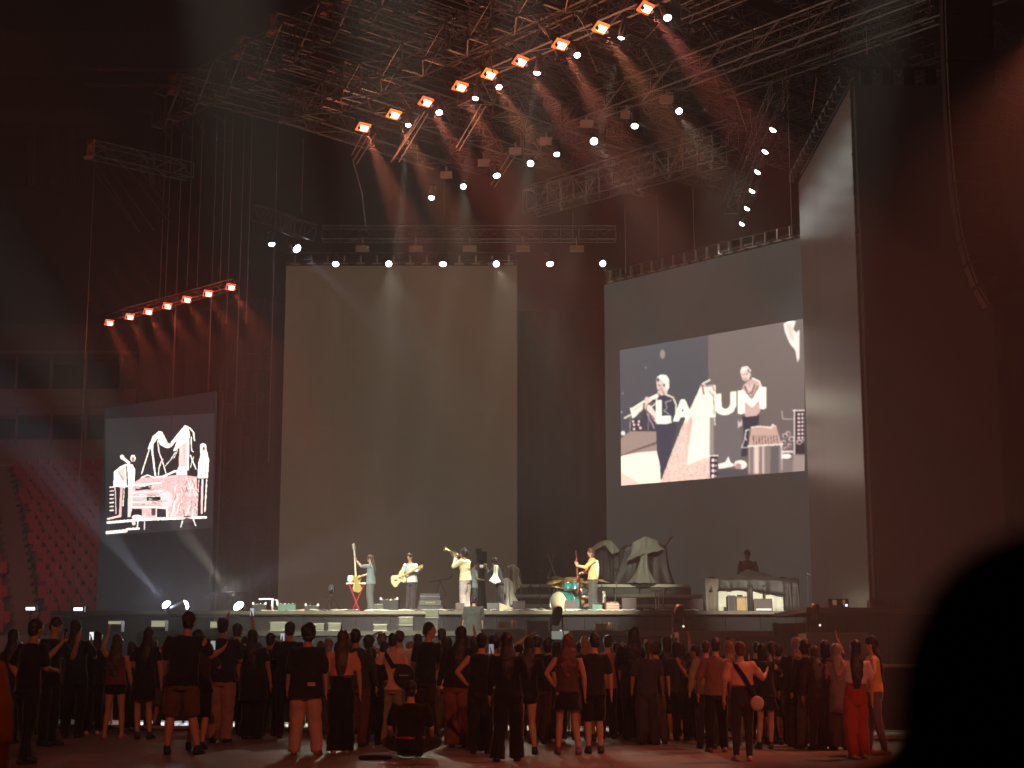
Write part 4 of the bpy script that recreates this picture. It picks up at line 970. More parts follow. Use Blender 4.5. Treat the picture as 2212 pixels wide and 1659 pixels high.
mic(1166, 1232, 49.0, 'straight dark microphone stand between photographer and drums', 0, 0, m=STEELD)
mic(1326, 1230, 48.2, 'slanting microphone stand right of the guitarist in orange', .05, .2)
mic(1433, 1272, 49.5, 'low microphone stand on the riser edge right of the tent-like sheet', .1, 0)
mic(1744, 1240, 44.8, 'slim stand against the inner face of the side screen', 0, 0, 2.56, STEELD)
# low steel trestle
a = at(1416, 1276, 48.4); root = thing('steel_trestle', 'bent pale steel trestle before the riser', 'trestle', (a.x, 48.4, DECK_Z)); h = a.z-DECK_Z
s = MB(); s.tube([(-.16, 0, h), (.2, 0, h), (.24, 0, h*.6), (.18, 0, .03), (-.3, 0, .03)], [.02]*5, 8); s.build('bent_tube', CHR, root, True)
s = MB(); s.bar((0, 0, h), (0, 0, .05), .022); s.bar((.09, 0, h), (.09, 0, .05), .018); s.build('post', mat('white_post', (.7, .7, .6), .5), root)
# pedal boards and clutter along the deck
clutter = [(672, 0, 'effects box with a small white lamp left of the tripod', .4, .16), (842, 1, 'open carry rack with white corner lamps right of the first guitarist', .55, .34), (820, 0, 'low pale pedal box beside the open rack', .3, .2), (1150, 0, 'flat cable box between two floor monitors', .35, .08), (1290, 2, 'green-sided pedal case under the guitarist in orange', .28, .2), (1322, 3, 'red-striped pedal case right of the guitarist in orange', .38, .26), (1168, 0, 'small flat pedal left of the drums', .2, .07), (560, 1, 'small lamp rack near the left end of the stage', .4, .2), (620, 2, 'heap of coiled cable and clamps near the left end of the stage', .5, .22)]
for px, k, lb, wd, h in clutter:
    Y = 46.5; root = thing('stage_box', lb, 'equipment box', (at(px, 1320, Y).x, Y, DECK_Z), rnd.uniform(-.3, .3))
    mm = [SUBM, BLKM, mat('box_green', (.10, .22, .17), .5), mat('box_red', (.5, .2, .17), .5)][k]
    s = MB(); s.box((0, 0, h/2), (wd, .28, h*.9)); s.build('case', mm, root)
    s = MB()
    s.box((0, -.1, h-.02), (wd*.8, .05, .03))
    for i in range(4): s.ball((-wd*.35+i*wd*.23, -.1, h), .03, 8, 6)
    s.build('control_row', CHR, root, True)
    if k == 1 or px == 672:
        for sx in (-1, 1): MB().ball((sx*wd*.45, -.12, h+.03), (.03, .03, .04), 8, 6).build('corner_lamp', emit('corner_white', (1, .98, .88), 2.5), root, True)
    if k == 3:
        s = MB(); [s.box((0, -.15, .05+i*.075), (wd*.9, .02, .025)) for i in range(3)]; s.build('stripe', mat('stripe_pale', (.75, .6, .5), .6), root)
    s = MB(); pts = [(wd*.5*math.cos(t*1.1)+.1*t, -.2+.1*math.sin(t*1.7), .02) for t in range(8)]; s.tube(pts, [.012]*8, 6); s.build('cable', mat('cable_pale', (.55, .55, .45), .6), root, True)
# loose cables on the deck edge
for i in range(6):
    x0 = at(640+i*150, 1320, 46.3).x; s = MB(); pts = [(x0+k*.16, 46.35+.12*math.sin(k*1.3+i), DECK_Z+.03+.02*(k % 2)) for k in range(12)]
    s.tube([Vector(p)-Vector((x0, 46.3, DECK_Z)) for p in pts], [.02]*12, 6); o = s.build('loose_cable', mat('cable_pale', (.55, .55, .45), .6), None, True); o.location = (x0, 46.3, DECK_Z)
    tag(o, 'pale cable lying along the stage edge, ' + ORD[i] + ' from the left', 'cable', 'cables along the stage edge')
# keyboard stand with a white case
c = at(770, 1262, 47.2); ks = thing('keyboard_stand', 'red crossed keyboard stand with a thin board beside the first guitarist', 'stand', (c.x, 47.2, DECK_Z)); h = c.z-DECK_Z
REDP = mat('red_tube', (.40, .03, .05), .4)
s = MB(); s.bar((-.2, -.15, h), (.12, -.15, .02), .025); s.bar((.25, -.15, h), (-.1, -.15, .02), .018); s.build('crossed_legs', REDP, ks)
MB().box((0, 0, h+.02), (.58, .36, .05)).build('board', mat('board_pale', (.62, .6, .5), .5), ks)
o = MB().box((0, 0, .11), (.17, .2, .2)).build('white_box', mat('white_box', (.85, .85, .78), .5)); o.location = (c.x-.18, 47.2, DECK_Z+h+.05); o.modifiers.new('b', 'BEVEL').width = .04
tag(o, 'small white box standing on the thin keyboard board', 'box')
# video tripods
def tripod(px, pyt, Y, lb, sc_=1.0):
    c = at(px, pyt, Y); h = c.z-DECK_Z; root = thing('video_tripod', lb, 'tripod', (c.x, Y, DECK_Z))
    for k in range(3):
        an = k*2.094+.5; MB().tube([(0, 0, h*.58), (.17*math.cos(an), .17*math.sin(an), h*.3), (.3*math.cos(an), .3*math.sin(an), .02)], [.03, .026, .018], 6).build('leg', BLKM, root, True)
    s = MB(); s.box((0, 0, h*.66), (.1, .1, .12)); s.bar((0, 0, h*.66), (-.18, -.2, h*.5), .012); s.build('head', BLKM, root)
    s = MB(); s.box((0, 0, h*.84), (.16, .3, .18)); s.lathe([(.05, -.1), (.06, .1)], (0, -.22, h*.84), 12, Rx(math.pi/2)); s.box((0, .06, h*.97), (.05, .16, .05)); s.build('camera', PLAST, root)
tripod(717, 1262, 47.4, 'black video camera on a tripod left of the keyboard stand')
tripod(1146, 1262, 52.5, 'small unmanned video camera on a tripod behind the photographer')
# rack tower at the middle of the stage
root = thing('amp_stack', 'stack of black amplifiers with a lit strip between bass player and trumpeter', 'amplifier', (at(930, 1320, 47.6).x, 47.6, DECK_Z))
for k, (w_, h0, h1) in enumerate([(.75, 0, .2), (.66, .21, .36), (.6, .37, .56)]):
    MB().box((0, 0, (h0+h1)/2), (w_, .45, h1-h0)).build('amplifier_case', BLKM if k != 1 else SUBM, root)
MB().box((0, -.24, .285), (.28, .02, .05)).build('light_strip', emit('strip_yellow', (.9, .85, .5), .8), root)
s = MB()
for k in range(9): s.ball((-.26+k*.065, -.23, .47), .022, 6, 4)
s.build('control_row', CHR, root)
c = at(950, 1250, 48.5); root = thing('music_stand', 'spindly dark desk stand between bass player and trumpeter', 'stand', (c.x, 48.5, DECK_Z)); h = c.z-DECK_Z
s = MB(); s.bar((-.3, 0, h*.9), (.3, 0, h), .014); s.bar((-.1, 0, .6), (0, 0, h*.94), .014); s.bar((.2, 0, .6), (0, 0, h*.94), .014); s.bar((.3, 0, h), (.38, 0, h+.12), .02); s.build('arm', BLKM, root)
s = MB(); s.bar((-.25, 0, 0), (.2, 0, .62), .016); s.bar((.25, 0, 0), (-.1, 0, .62), .016); s.build('leg', BLKM, root)
# side lamp stand at the left
c = at(590, 1294, 46.6); root = thing('boom_stand', 'bright metal arm clamped over tangled clamps at the left stage edge', 'stand', (c.x, 46.6, DECK_Z)); h = c.z-DECK_Z
MB().box((-.2, 0, h), (.42, .06, .04)).build('arm', mat('white_metal', (.85, .85, .78), .4), root)
s = MB(); s.tube([(0, 0, 0), (-.02, 0, h*.6), (0, 0, h), (.12, 0, h*.9), (.15, 0, h*.5)], [.04]*5, 8); s.build('bracket', mat('white_metal', (.85, .85, .78), .4), root, True)
s = MB()
for i in range(14): a = Vector((rnd.uniform(0, .65), rnd.uniform(-.1, .1), rnd.uniform(0, .22))); s.bar(a, a+Vector((rnd.uniform(-.2, .2), 0, rnd.uniform(-.1, .1))), .015)
s.build('clamp', STEEL, root)
# pale umbrella-like reflector and its sheet beside the photographer
c = at(1112, 1222, 49); root = thing('draped_stand', 'pale faceted sheet hung over a stand behind the photographer', 'covered gear', (c.x, 49, DECK_Z))
tent('sheet', None, [at(1095, 1222, 49), at(1108, 1216, 49), at(1122, 1228, 49), at(1110, 1224, 49.5)], [at(1094, 1262, 48.9), at(1110, 1285, 48.6), at(1127, 1262, 48.9), at(1112, 1262, 49.8)], 0, 8, mat('sheet_olive', (.42, .40, .28), .6, 0, .2, 4, .3), 11, root, flare=.04)
s = MB()
for x in (1098, 1112, 1124): a = at(x, 1240, 49.1); s.bar(a, (a.x+.05, 49.1, DECK_Z), .018)
s.build('stand_leg', CHR, root, off=root.location)
tent('white_sheet', 'crumpled white sheet low beside the photographer', [at(1086, 1250, 48.2), at(1096, 1246, 48.1), at(1106, 1256, 48.2), at(1096, 1252, 48.7)], [at(1084, 1300, 48.1), at(1098, 1312, 47.7), at(1118, 1300, 48.1), at(1100, 1300, 49)], 0, 10, mat('sheet_white', (.62, .64, .55), .7, 0, .2, 5, .3), 12, flare=.05)
# pedestal camera behind the trumpeter
c = at(1041, 1190, 52); root = thing('pedestal_camera', 'dark broadcast camera on a pedestal behind the trumpeter', 'camera', (c.x, 52, DECK_Z)); h = c.z-DECK_Z
MB().tube([(0, 0, 0), (0, 0, .9), (0, 0, h*.8)], [.2, .12, .08], 12).build('column', BLKM, root, True)
s = MB(); s.box((0, 0, h*.9), (.34, .6, .34)); s.box((-.1, 0, h), (.2, .3, .14)); s.box((.35, .1, h*.7), (.7, .08, .06)); s.build('camera_head', BLKM, root)
# flood box near pit: white floor lamps behind the crowd
for i, (px, py) in enumerate([(1210, 1372)]):
    c = at(px, py, 39.5); root = thing('panel_lamp', 'pale slanting panel lamp on the bass speaker box before the drums', 'stage lamp', (c.x, 39.5, c.z))
    s = MB(); s.box((0, 0, 0), (.42, .05, .2), M=Rx(-.5)); s.build('panel', emit('panel_dim', (.9, .9, .75), .35), root); s = MB(); s.box((0, .1, -.12), (.5, .2, .05)); s.box((0, .1, -c.z/2-.1), (.5, .3, c.z-.1)); s.build('bracket', SUBM, root)
for i, (px, py, lb) in enumerate([(1099, 1357, 'small pale box with cables on the wide bass speaker'), (1308, 1361, 'small pale box with a bent clip on the bass speaker below the guitarist')]):
    c = at(px, py, 40.9); o = thing('junction_box', lb, 'box', c, 0, None)
    MB().box((-.12, 0, .08), (.3, .2, .16)).build('case', mat('junction', (.35, .35, .28), .6), o)
    s = MB(); s.tube([(.08, 0, 0), (.1, 0, .2), (.18, 0, .16), (.2, 0, 0)], [.02]*4, 6); s.build('clip', mat('clip', (.6, .6, .5), .5), o, True)
# microphone-like bright lamp
o = MB().lathe([(.01, 0), (.05, .1), (.07, .16)], (0, 0, 0), 10).build('spot_marker', emit('marker', (.9, .95, .6), 1.6)); o.location = at(1138, 1400, 36); tag(o, 'tiny bright pennant-shaped lamp above the crowd at the middle', 'lamp')

# ------------------------------------------------------------------ crowd barrier
GALV = mat('barrier_aluminium', (.62, .60, .48), .35, .5, .3, 4)
def barrier():
    root = thing('crowd_barrier', '', 'barrier', (0, 0, 0), 0, 'aluminium crowd barriers before the stage')
    s = MB(); s.bar((-.5, 0, .05), (-.5, 0, 1.15), .025); s.bar((.5, 0, .05), (.5, 0, 1.15), .025); s.bar((-.5, 0, 1.15), (.5, 0, 1.15), .03)
    for x in (-.5, .5): s.bar((x, .02, 1.0), (x, 1.0, .04), .022)
    s.build('frame', GALV, root)
    s = MB(); s.box((0, -.45, .03), (.98, .95, .03)); s.box((0, -.93, .045), (.98, .05, .05)); s.box((0, .5, .03), (.98, .9, .03)); s.build('foot_plate', GALV, root)
    MB().box((0, .01, .62), (.94, .02, 1.0)).build('mesh_panel', mat('barrier_sheet', (.05, .05, .048), .6), root)
    return root
b0 = barrier(); pa = Vector((-10.5, 31.5, 0)); pb = Vector((9.6, 25.2, 0)); nb = 21; t = (pb-pa); an = math.atan2(t.y, t.x)
for i in range(nb):
    o = b0 if i == 0 else copy_tree(b0); o.location = pa+t*((i+.5)/nb); o.rotation_euler = (0, 0, an)
    o['label'] = ORD[i] + ' barrier panel from the left end of the line behind the crowd'
# black cloth heap near the camera at the right
def heap():
    prof = [(1560, 1672), (1700, 1655), (1850, 1642), (1915, 1630), (1940, 1590), (1950, 1480), (1962, 1400), (1985, 1330), (2022, 1262), (2070, 1205), (2130, 1165), (2200, 1140), (2290, 1130), (2420, 1140)]
    Y = .85; n = len(prof); vs = []; rows = 7
    for k in range(rows):
        for i, (x, y) in enumerate(prof):
            p = at(x, y, Y); f = k/(rows-1); 
            vs.append((p.x*(1+.45*f*f+.1*f)+.004*math.sin(i*3+k), Y+.16*f+.004*math.sin(i*2+k*1.7), p.z-.10*f*f+.002*math.sin(i*4+k*2)))
    for side in (0, rows-1):
        pass
    fs = [(k*n+i, (k+1)*n+i, (k+1)*n+i+1, k*n+i+1) for k in range(rows-1) for i in range(n-1)]
    o1 = len(vs)
    for i in range(n):
        x, y, z = vs[i]; vs.append((x*.985, y-.03-.02*math.sin(i*2.2), z*.5)); 
    o2 = len(vs)
    for i in range(n):
        x, y, z = vs[i]; vs.append((x*.98, y-.04, .0))
    for i in range(n-1): fs += [(i, i+1, o1+i+1, o1+i), (o1+i, o1+i+1, o2+i+1, o2+i)]
    s = MB(); s.add(vs, fs); off = Vector((.35, .9, 0)); o = s.build('covered_equipment', mat('blackcloth', (.010, .006, .006), 1.0, 0, .4, 4), None, True, off=off); o.location = off
    o.modifiers.new('s', 'SOLIDIFY').thickness = .004; q = o.modifiers.new('u', 'SUBSURF'); q.levels = 2; q.render_levels = 2
    tag(o, 'black cloth heaped over equipment close to the camera at the lower right', 'covered gear')
heap()

# ------------------------------------------------------------------ people
fold_tex = bpy.data.textures.new('folds', 'CLOUDS'); fold_tex.noise_scale = .14; fold_tex.noise_depth = 1
hair_tex = bpy.data.textures.new('hair', 'CLOUDS'); hair_tex.noise_scale = .05; hair_tex.noise_depth = 1
def remesh(o, vox, disp=0, tex=None):
    m = o.modifiers.new('r', 'REMESH'); m.mode = 'VOXEL'; m.voxel_size = vox; m.use_smooth_shade = True
    if disp:
        sm_ = o.modifiers.new('sm', 'SMOOTH'); sm_.factor = .5; sm_.iterations = 2
        d = o.modifiers.new('d', 'DISPLACE'); d.texture = tex; d.strength = disp; d.mid_level = .5
    return o
SK = {'l': (.50, .30, .20), 'm': (.38, .21, .13), 'd': (.22, .12, .08)}
HR = {'black': (.012, .010, .010), 'brown': (.05, .028, .018), 'auburn': (.11, .035, .022), 'fair': (.22, .13, .06), 'grey': (.25, .2, .18)}
ARMS = {   # right side (x > 0): elbow, wrist, finger direction
 'down': ((.245, .01, 1.15), (.27, .07, .91), (0, .1, -1)),
 'hip': ((.34, .0, 1.2), (.20, .05, 1.02), (-.7, .4, -.5)),
 'fold': ((.25, .06, 1.16), (.02, .24, 1.17), (-1, .05, .05)),
 'front': ((.24, .04, 1.16), (.14, .26, 1.14), (-.3, .9, .1)),
 'phone': ((.25, .16, 1.22), (.16, .30, 1.42), (-.1, .3, 1)),
 'high': ((.27, .12, 1.55), (.20, .18, 1.84), (-.1, .1, 1)),
 'head': ((.34, .08, 1.62), (.14, .05, 1.78), (-.8, 0, .3)),
 'side': ((.32, .10, 1.22), (.42, .26, 1.30), (.3, .7, .5)),
 'clap': ((.30, .14, 1.24), (.20, .30, 1.46), (-.1, .2, 1)),
}
def hand(mb, w, d, side, grip=False, sc_=1.0):
    w = Vector(w); d = Vector(d).normalized(); n = d.cross(Vector((0, 1, 0))) 
    if n.length < .3: n = d.cross(Vector((1, 0, 0)))
    n.normalize(); u = n.cross(d).normalized(); u = u*(1 if side > 0 else -1)
    k = sc_
    mb.tube([w, w+d*.045*k, w+d*.088*k], [.026*k, (.042*k, .020*k), (.040*k, .018*k)], 8, ref=u)
    for i, (o, L) in enumerate([(-.030, .068), (-.010, .078), (.010, .074), (.029, .058)]):
        a = w+d*.085*k+u*o*k; cu = .55 if grip else .16
        b_ = a+(d*(1-cu*.5)+n*cu*.6).normalized()*L*.5*k; c = b_+(d*(1-cu*1.2)+n*cu*1.6).normalized()*L*.5*k
        mb.tube([a, b_, c], [.0115*k, .0105*k, .0095*k], 6)
    a = w+d*.02*k+u*.026*k; b_ = a+(u*.7+d*.6+n*.3).normalized()*.045*k
    mb.tube([a, b_, b_+(d+n*.4).normalized()*.032*k], [.014*k, .012*k, .010*k], 6)
def person(loc, h, yaw, label, top='tee', tc=(.02, .02, .02), bot='trousers', bc=(.02, .02, .022), hair='short', hc='black', skin='m', L='down', Rr='down',
           stance=0, step=0, vox=.016, shoe=(.02, .02, .02), girth=1.0, look=0, tilt=0, seated=False, face=False, group=None, extra=None, lean=0, grip=False):
    s = h/1.75; rng = random.Random(hash(label) % 99991 if False else sum(ord(c)*(i+1) for i, c in enumerate(label)))
    g = girth; sk = mat('skin_'+skin, SK[skin], .55, 0, .08, 8)
    sway = rng.uniform(-.045, .045); lean = lean + rng.uniform(-.03, .05); S = lambda x, y, z: Vector((x*s, y*s, z*s))
    drop = .74 if seated else 0
    def T(v, lo=.92):      # lean / lower the trunk
        v = Vector(v); z = v.z
        k = max(0, z-lo); v = Vector((v.x+sway*k*2, v.y+lean*k, z-drop)); return v*s
    sh_l = {}
    body = MB()
    # trunk
    tr = [((0, 0, .90), (.155*g, .115*g)), ((0, 0, .98), (.160*g, .118*g)), ((0, .01, 1.08), (.135*g, .100*g)), ((0, .005, 1.20), (.150*g, .108*g)), ((0, 0, 1.32), (.165*g, .110*g)), ((0, -.005, 1.40), (.160*g, .090*g)), ((0, 0, 1.45), (.085, .065)), ((0, .012, 1.50), (.055, .055)), ((0, .02, 1.56), (.052, .054))]
    body.tube([T(p) for p, r in tr], [(r[0]*s, r[1]*s) for p, r in tr], 16)
    hd = T((0, .03+look*0, 1.645)); rot = Matrix.Rotation(-look, 3, 'Z') @ Matrix.Rotation(tilt, 3, 'X')
    H = lambda x, y, z: hd + rot @ (Vector((x, y, z))*s)
    body.tube([H(0, .01, -.115), H(0, .012, -.085), H(0, .006, -.04), H(0, 0, .02), H(0, -.008, .06), H(0, -.01, .085)], [(.030*s, .038*s), (.052*s, .062*s), (.066*s, .082*s), (.074*s, .094*s), (.068*s, .088*s), (.038*s, .052*s)], 14, ref=rot @ Vector((1, 0, 0)))
    body.tube([H(0, .082, .012), H(0, .103, -.022), H(0, .088, -.034)], [.012*s, .017*s, .013*s], 6)
    for sx in (-1, 1): body.ball(H(.074*sx, -.004, -.012), (.013*s, .02*s, .032*s), 8, 6)
    body.ball(H(0, .062, -.085), (.028*s, .022*s, .02*s), 8, 6)
    # arms
    arms = {}
    for sx, a in ((1, Rr), (-1, L)):
        e, w_, d = ARMS[a] if isinstance(a, str) else a
        e, w_, d = [Vector((q[0]*(sx if isinstance(a, str) else 1), q[1], q[2])) for q in (e, w_, d)]
        if isinstance(a, str): e += Vector((rng.uniform(-.02, .02), rng.uniform(-.02, .02), 0))
        sh = Vector((.180*g*sx, -.005, 1.415)); up = max(0, (e.z-1.35))*.18; sh.z += up
        sh, e, w_ = T(sh), T(e), T(w_); arms[sx] = (sh, e, w_, d)
        body.tube([T((.10*sx, 0, 1.395)), sh-Vector((0, 0, .008*s)), sh.lerp(e, .5), e], [.046*s, .054*s*g, .048*s*g, .040*s], 10)
        body.tube([e, e.lerp(w_, .35), w_], [.039*s, .040*s, .026*s], 10)
        hand(body, w_, d, sx, grip, s)
    # legs
    legs = {}
    for sx in (-1, 1):
        if seated:
            hip = S(.09*sx, .0, .93-drop); kn = S(.34*sx, .34, .22); an = S(.06*sx, .42, .07); ft = S(-.10*sx, .46, .05)
        else:
            fy = step*sx; fx = (.10+stance)*sx + sway
            hip = S(.088*sx, 0, .92); kn = S((.092+stance*.5)*sx, fy*.5+.02, .49); an = S(fx, fy-.01, .09); ft = S(fx+.02*sx, fy+.14, .03)
        legs[sx] = (hip, kn, an, ft)
        body.tube([hip, hip.lerp(kn, .4), kn], [.088*s*g, .078*s*g, .052*s], 12)
        body.tube([kn, kn.lerp(an, .33), an], [.051*s, .057*s*g, .034*s], 12)
        body.tube([an+(S(0, -.03, -.04) if not seated else Vector()), ft], [.036*s, .028*s], 8)
    root = body.build('person', sk, None, True)
    remesh(root, vox); root.location = loc; root.rotation_euler = (0, 0, yaw)
    tag(root, label, 'person', group)
    # hair
    hm = mat('hair_'+hc, HR[hc], .5, 0, .35, 30, .4, .5); hm.node_tree.nodes['Principled BSDF'].inputs['Sheen Weight'].default_value = .1
    hb = MB(); back = Vector((0, -1, 0))
    if hair != 'bald':
        big = {'short': 1.0, 'crop': .96, 'curly': 1.25, 'bun': 1.03, 'long': 1.06, 'wavy': 1.14, 'cap': 1.0, 'mid': 1.06, 'tail': 1.02}[hair]
        hb.ball(H(0, -.014, .046), (.086*s*big, .100*s*big, .098*s*big), 14, 10)
        hb.ball(H(0, -.045, -.015), (.074*s*big, .066*s*big, .075*s*big), 12, 8)
        if hair in ('long', 'wavy'):
            wv = 1.25 if hair == 'wavy' else 1.0; n_ = rng.uniform(.30, .42)
            q = [H(0, -.04, .0), H(0, -.06, -.09), T((0, -.085, 1.46)), T((0, -.125, 1.46-n_*.5)), T((0, -.118, 1.46-n_))]
            hb.tube(q, [(.08*s*wv, .06*s), (.088*s*wv, .055*s), (.105*s*wv, .045*s), (.095*s*wv, .034*s), (.055*s*wv, .02*s)], 12, ref=rot @ Vector((1, 0, 0)))
        if hair == 'mid': hb.tube([H(0, -.03, 0), H(0, -.045, -.13)], [(.085*s, .07*s), (.088*s, .055*s)], 12)
        if hair == 'bun': hb.ball(H(0, -.085, .085), .045*s, 10, 8)
        if hair == 'tail': hb.tube([H(0, -.10, .03), H(0, -.14, -.06), H(0, -.12, -.2)], [.03*s, .035*s, .015*s], 8)
        o = hb.build('hair', hm, root, True); remesh(o, vox*1.0, .045*s if hair in ('curly', 'wavy') else .022*s, hair_tex)
        if hair == 'cap':
            c_ = MB(); c_.ball(H(0, -.01, .05), (.088*s, .104*s, .085*s), 14, 10); c_.box(H(0, .13, .055), (.13*s, .1*s, .012*s)); c_.build('cap', cloth((.05, .03, .08)), root, True)
    # top
    if top not in ('none',):
        tp = MB(); lo = {'tee': .86, 'long': .88, 'crop': 1.12, 'tank': .92, 'dress': .62, 'over': .78, 'shirt': .88}[top]; k = 1.12 if top != 'over' else 1.26
        prof = [(.62, (.21, .16)), (.78, (.195, .150)), (.90, (.178, .135)), (1.0, (.172, .13)), (1.12, (.160, .118)), (1.22, (.162, .118)), (1.32, (.172, .120)), (1.40, (.182, .112)), (1.455, (.125, .092)), (1.478, (.085, .074))]
        pr = [(z, r) for z, r in prof if z > lo+.02]; z0 = lo; r0 = next(r for z, r in prof if z >= lo-.13)
        pr = [(z0, r0)] + pr
        if seated: pr = [(z, r) for z, r in pr if z > .84]
        kk = (k if top == 'over' else 1.04)*g
        tp.tube([T((0, 0, z)) for z, r in pr], [(r[0]*s*kk, r[1]*s*kk) for z, r in pr], 18, flat=True)
        for sx in (-1, 1):
            sh, e, w_, d = arms[sx]
            if top == 'tank': tp.tube([T((.07*sx, 0, 1.42)), T((.13*sx, 0, 1.40))], [.05*s, .045*s], 8); continue
            f = {'tee': .72, 'crop': .72, 'over': .95, 'dress': .5, 'long': 1, 'shirt': 1}[top]; wd = 1.28 if top in ('over', 'tee') else 1.15
            tp.tube([T((.07*sx, 0, 1.408)), sh+Vector((-.01*sx*s, 0, .004*s)), sh.lerp(e, f*.5), sh.lerp(e, f)], [.066*s, .074*s*g, .064*s*g, .055*s*wd], 12)
            if top in ('long', 'shirt'): tp.tube([e, e.lerp(w_, .4), e.lerp(w_, .93)], [.052*s, .048*s, .038*s], 10)
        if top in ('shirt', 'long'): tp.tube([T((0, .0, 1.44)), T((0, .01, 1.49))], [(.075*s, .07*s), (.066*s, .066*s)], 12, flat=True)
        o = tp.build('top', cloth(tc), root, True); remesh(o, vox, .030*s, fold_tex)
    # bottoms
    if bot != 'none':
        bt = MB()
        bt.tube([S(0, 0, z-drop) for z in (.80, .88, .97, 1.04 if top != 'crop' else 1.10)], [(.150*s*g, .12*s*g), (.176*s*g, .132*s*g), (.170*s*g, .128*s*g), (.148*s*g, .112*s*g)], 16, flat=True)
        if bot == 'skirt': bt.tube([S(0, 0, .66), S(0, 0, .90)], [(.22*s, .17*s), (.175*s, .13*s)], 16, flat=True)
        else:
            for sx in (-1, 1):
                hip, kn, an, ft = legs[sx]
                if bot == 'shorts': bt.tube([hip, hip.lerp(kn, .55), kn.lerp(hip, -.02)], [.098*s*g, .098*s*g, .088*s*g], 12, caps=False)
                elif bot == 'hot': bt.tube([hip, hip.lerp(kn, .35)], [.098*s*g, .096*s*g], 12, caps=False)
                else:
                    w1, w2, w3 = {'trousers': (.082, .068, .062), 'slim': (.070, .060, .046), 'wide': (.100, .100, .115), 'baggy': (.100, .088, .084)}[bot]
                    bt.tube([hip, hip.lerp(kn, .5), kn, kn.lerp(an, .5), an+S(0, 0, -.045 if not seated else 0)], [.098*s*g, (w1+.012)*s*g, w1*s, w2*s, w3*s], 12, caps=seated)
        o = bt.build('bottoms', cloth(bc), root, True); remesh(o, vox, .030*s if bot != 'slim' else .015*s, fold_tex)
    # shoes
    for sx in (-1, 1):
        hip, kn, an, ft = legs[sx]; d = (ft-an); d.z = 0; d = d.normalized() if d.length > .01 else Vector((0, 1, 0)); z = .04*s if not seated else ft.z
        sb = MB(); a = Vector((an.x, an.y, 0))
        pts = [a-d*.055*s+Vector((0, 0, z)), a+d*.02*s+Vector((0, 0, z+.012*s)), a+d*.11*s+Vector((0, 0, z)), a+d*.18*s+Vector((0, 0, z-.01*s))]
        sb.tube(pts, [(.040*s, .040*s), (.044*s, .050*s), (.047*s, .036*s), (.036*s, .024*s)], 10); sb.tube([a-d*.05*s+Vector((0, 0, .014*s if not seated else z-.02)), a+d*.18*s+Vector((0, 0, .014*s if not seated else z-.02))], [(.046*s, .014*s)]*2, 8)
        if bot not in ('wide',): sb.tube([a+Vector((0, 0, z)), a+Vector((0, 0, z+.055*s))], [.046*s, .043*s], 8)
        sb.build('shoe', mat('shoe_%03d_%03d' % (int(shoe[0]*999), int(shoe[1]*999)), shoe, .6), root, True)
    if face:
        for sx in (-1, 1): MB().ball(H(.030*sx, .087, .012), (.011*s, .007*s, .007*s), 8, 6).build('eye', mat('eye_dark', (.02, .015, .012), .3), root, True)
        MB().tube([H(-.024, .086, -.058), H(0, .094, -.060), H(.024, .086, -.058)], [.006*s]*3, 6).build('mouth', mat('lip', (.30, .10, .08), .5), root, True)
    root['rig'] = 0; del root['rig']
    return root, arms, T, H, s
def crowd(px, head, feet, label, **kw):
    Y = EYE*F/(feet-1425); loc = at(px, feet, Y); loc.z = 0; h = (feet-head)*Y/F
    h = max(1.45, min(1.86, h)) if not kw.get('seated') and not kw.get('free') else kw.pop('free', 1.65)
    kw.setdefault('group', 'spectators standing before the stage')
    yaw = kw.pop('yaw', 0.0)
    return person(loc, h, yaw, label, **kw)
BK = (.012, .012, .014)
C_ = crowd
C_(52, 1344, 1640, 'person in black tee and black trousers mid-step beside the orange shoulder at far left', hair='short', L='hip', Rr='front', step=-.20, stance=.08, yaw=-.5, bot='trousers', bc=BK, tc=BK, vox=.012)
PB = C_(100, 1340, 1604, 'person turned right with a red-lit face, looking down at a phone, at the far left', tc=BK, bc=BK, yaw=-2.0, Rr='phone', L='phone', tilt=-.35, face=True, hair='short', skin='l')
C_(12, 1366, 1600, 'person with bare red-lit arm half cut off by the left edge', tc=(.03, .01, .01), bc=BK, top='tank', hair='long', L='hip')
PD = C_(158, 1346, 1588, 'tall person in all black filming with a raised glowing phone', tc=BK, bc=BK, L='phone', Rr='phone', hair='long')
C_(196, 1370, 1582, 'person in black with pale shoes between the tall black figure and the raised arm', tc=BK, bc=BK, shoe=(.5, .45, .4), Rr='front', hair='mid')
C_(245, 1378, 1590, 'woman with left arm raised high, wine-coloured tank top and black hot pants', top='tank', tc=(.16, .04, .07), bot='hot', bc=BK, L='high', hair='wavy', hc='brown', shoe=(.45, .35, .3), stance=.05, skin='l')
C_(306, 1362, 1590, 'woman with long dark hair in a short black dress and black ankle boots', top='dress', tc=(.02, .015, .02), bot='hot', bc=BK, hair='long', L='front', Rr='down', skin='l')
C_(388, 1322, 1622, 'burly man in purple cap, black tee and brown knee-length shorts', tc=(.018, .018, .024), bot='shorts', bc=(.13, .075, .055), hair='cap', girth=1.16, L='fold', Rr='side', stance=.09, vox=.012, skin='l')
PC = C_(428, 1366, 1612, 'person half hidden right of the burly man, both hands at a phone', tc=(.05, .03, .03), bc=BK, Rr='phone', L='phone', bot='shorts', hair='mid', skin='l')
C_(475, 1340, 1597, 'broad man in dark navy tee and light brown trousers lit by the blue beam', tc=(.02, .022, .035), bc=(.30, .19, .13), bot='baggy', girth=1.1, Rr='front', vox=.013)
PR = C_(500, 1352, 1580, 'person with both hands raised above the head framing a picture', tc=(.03, .03, .04), bc=BK, L='high', Rr='high', hair='short', skin='l')
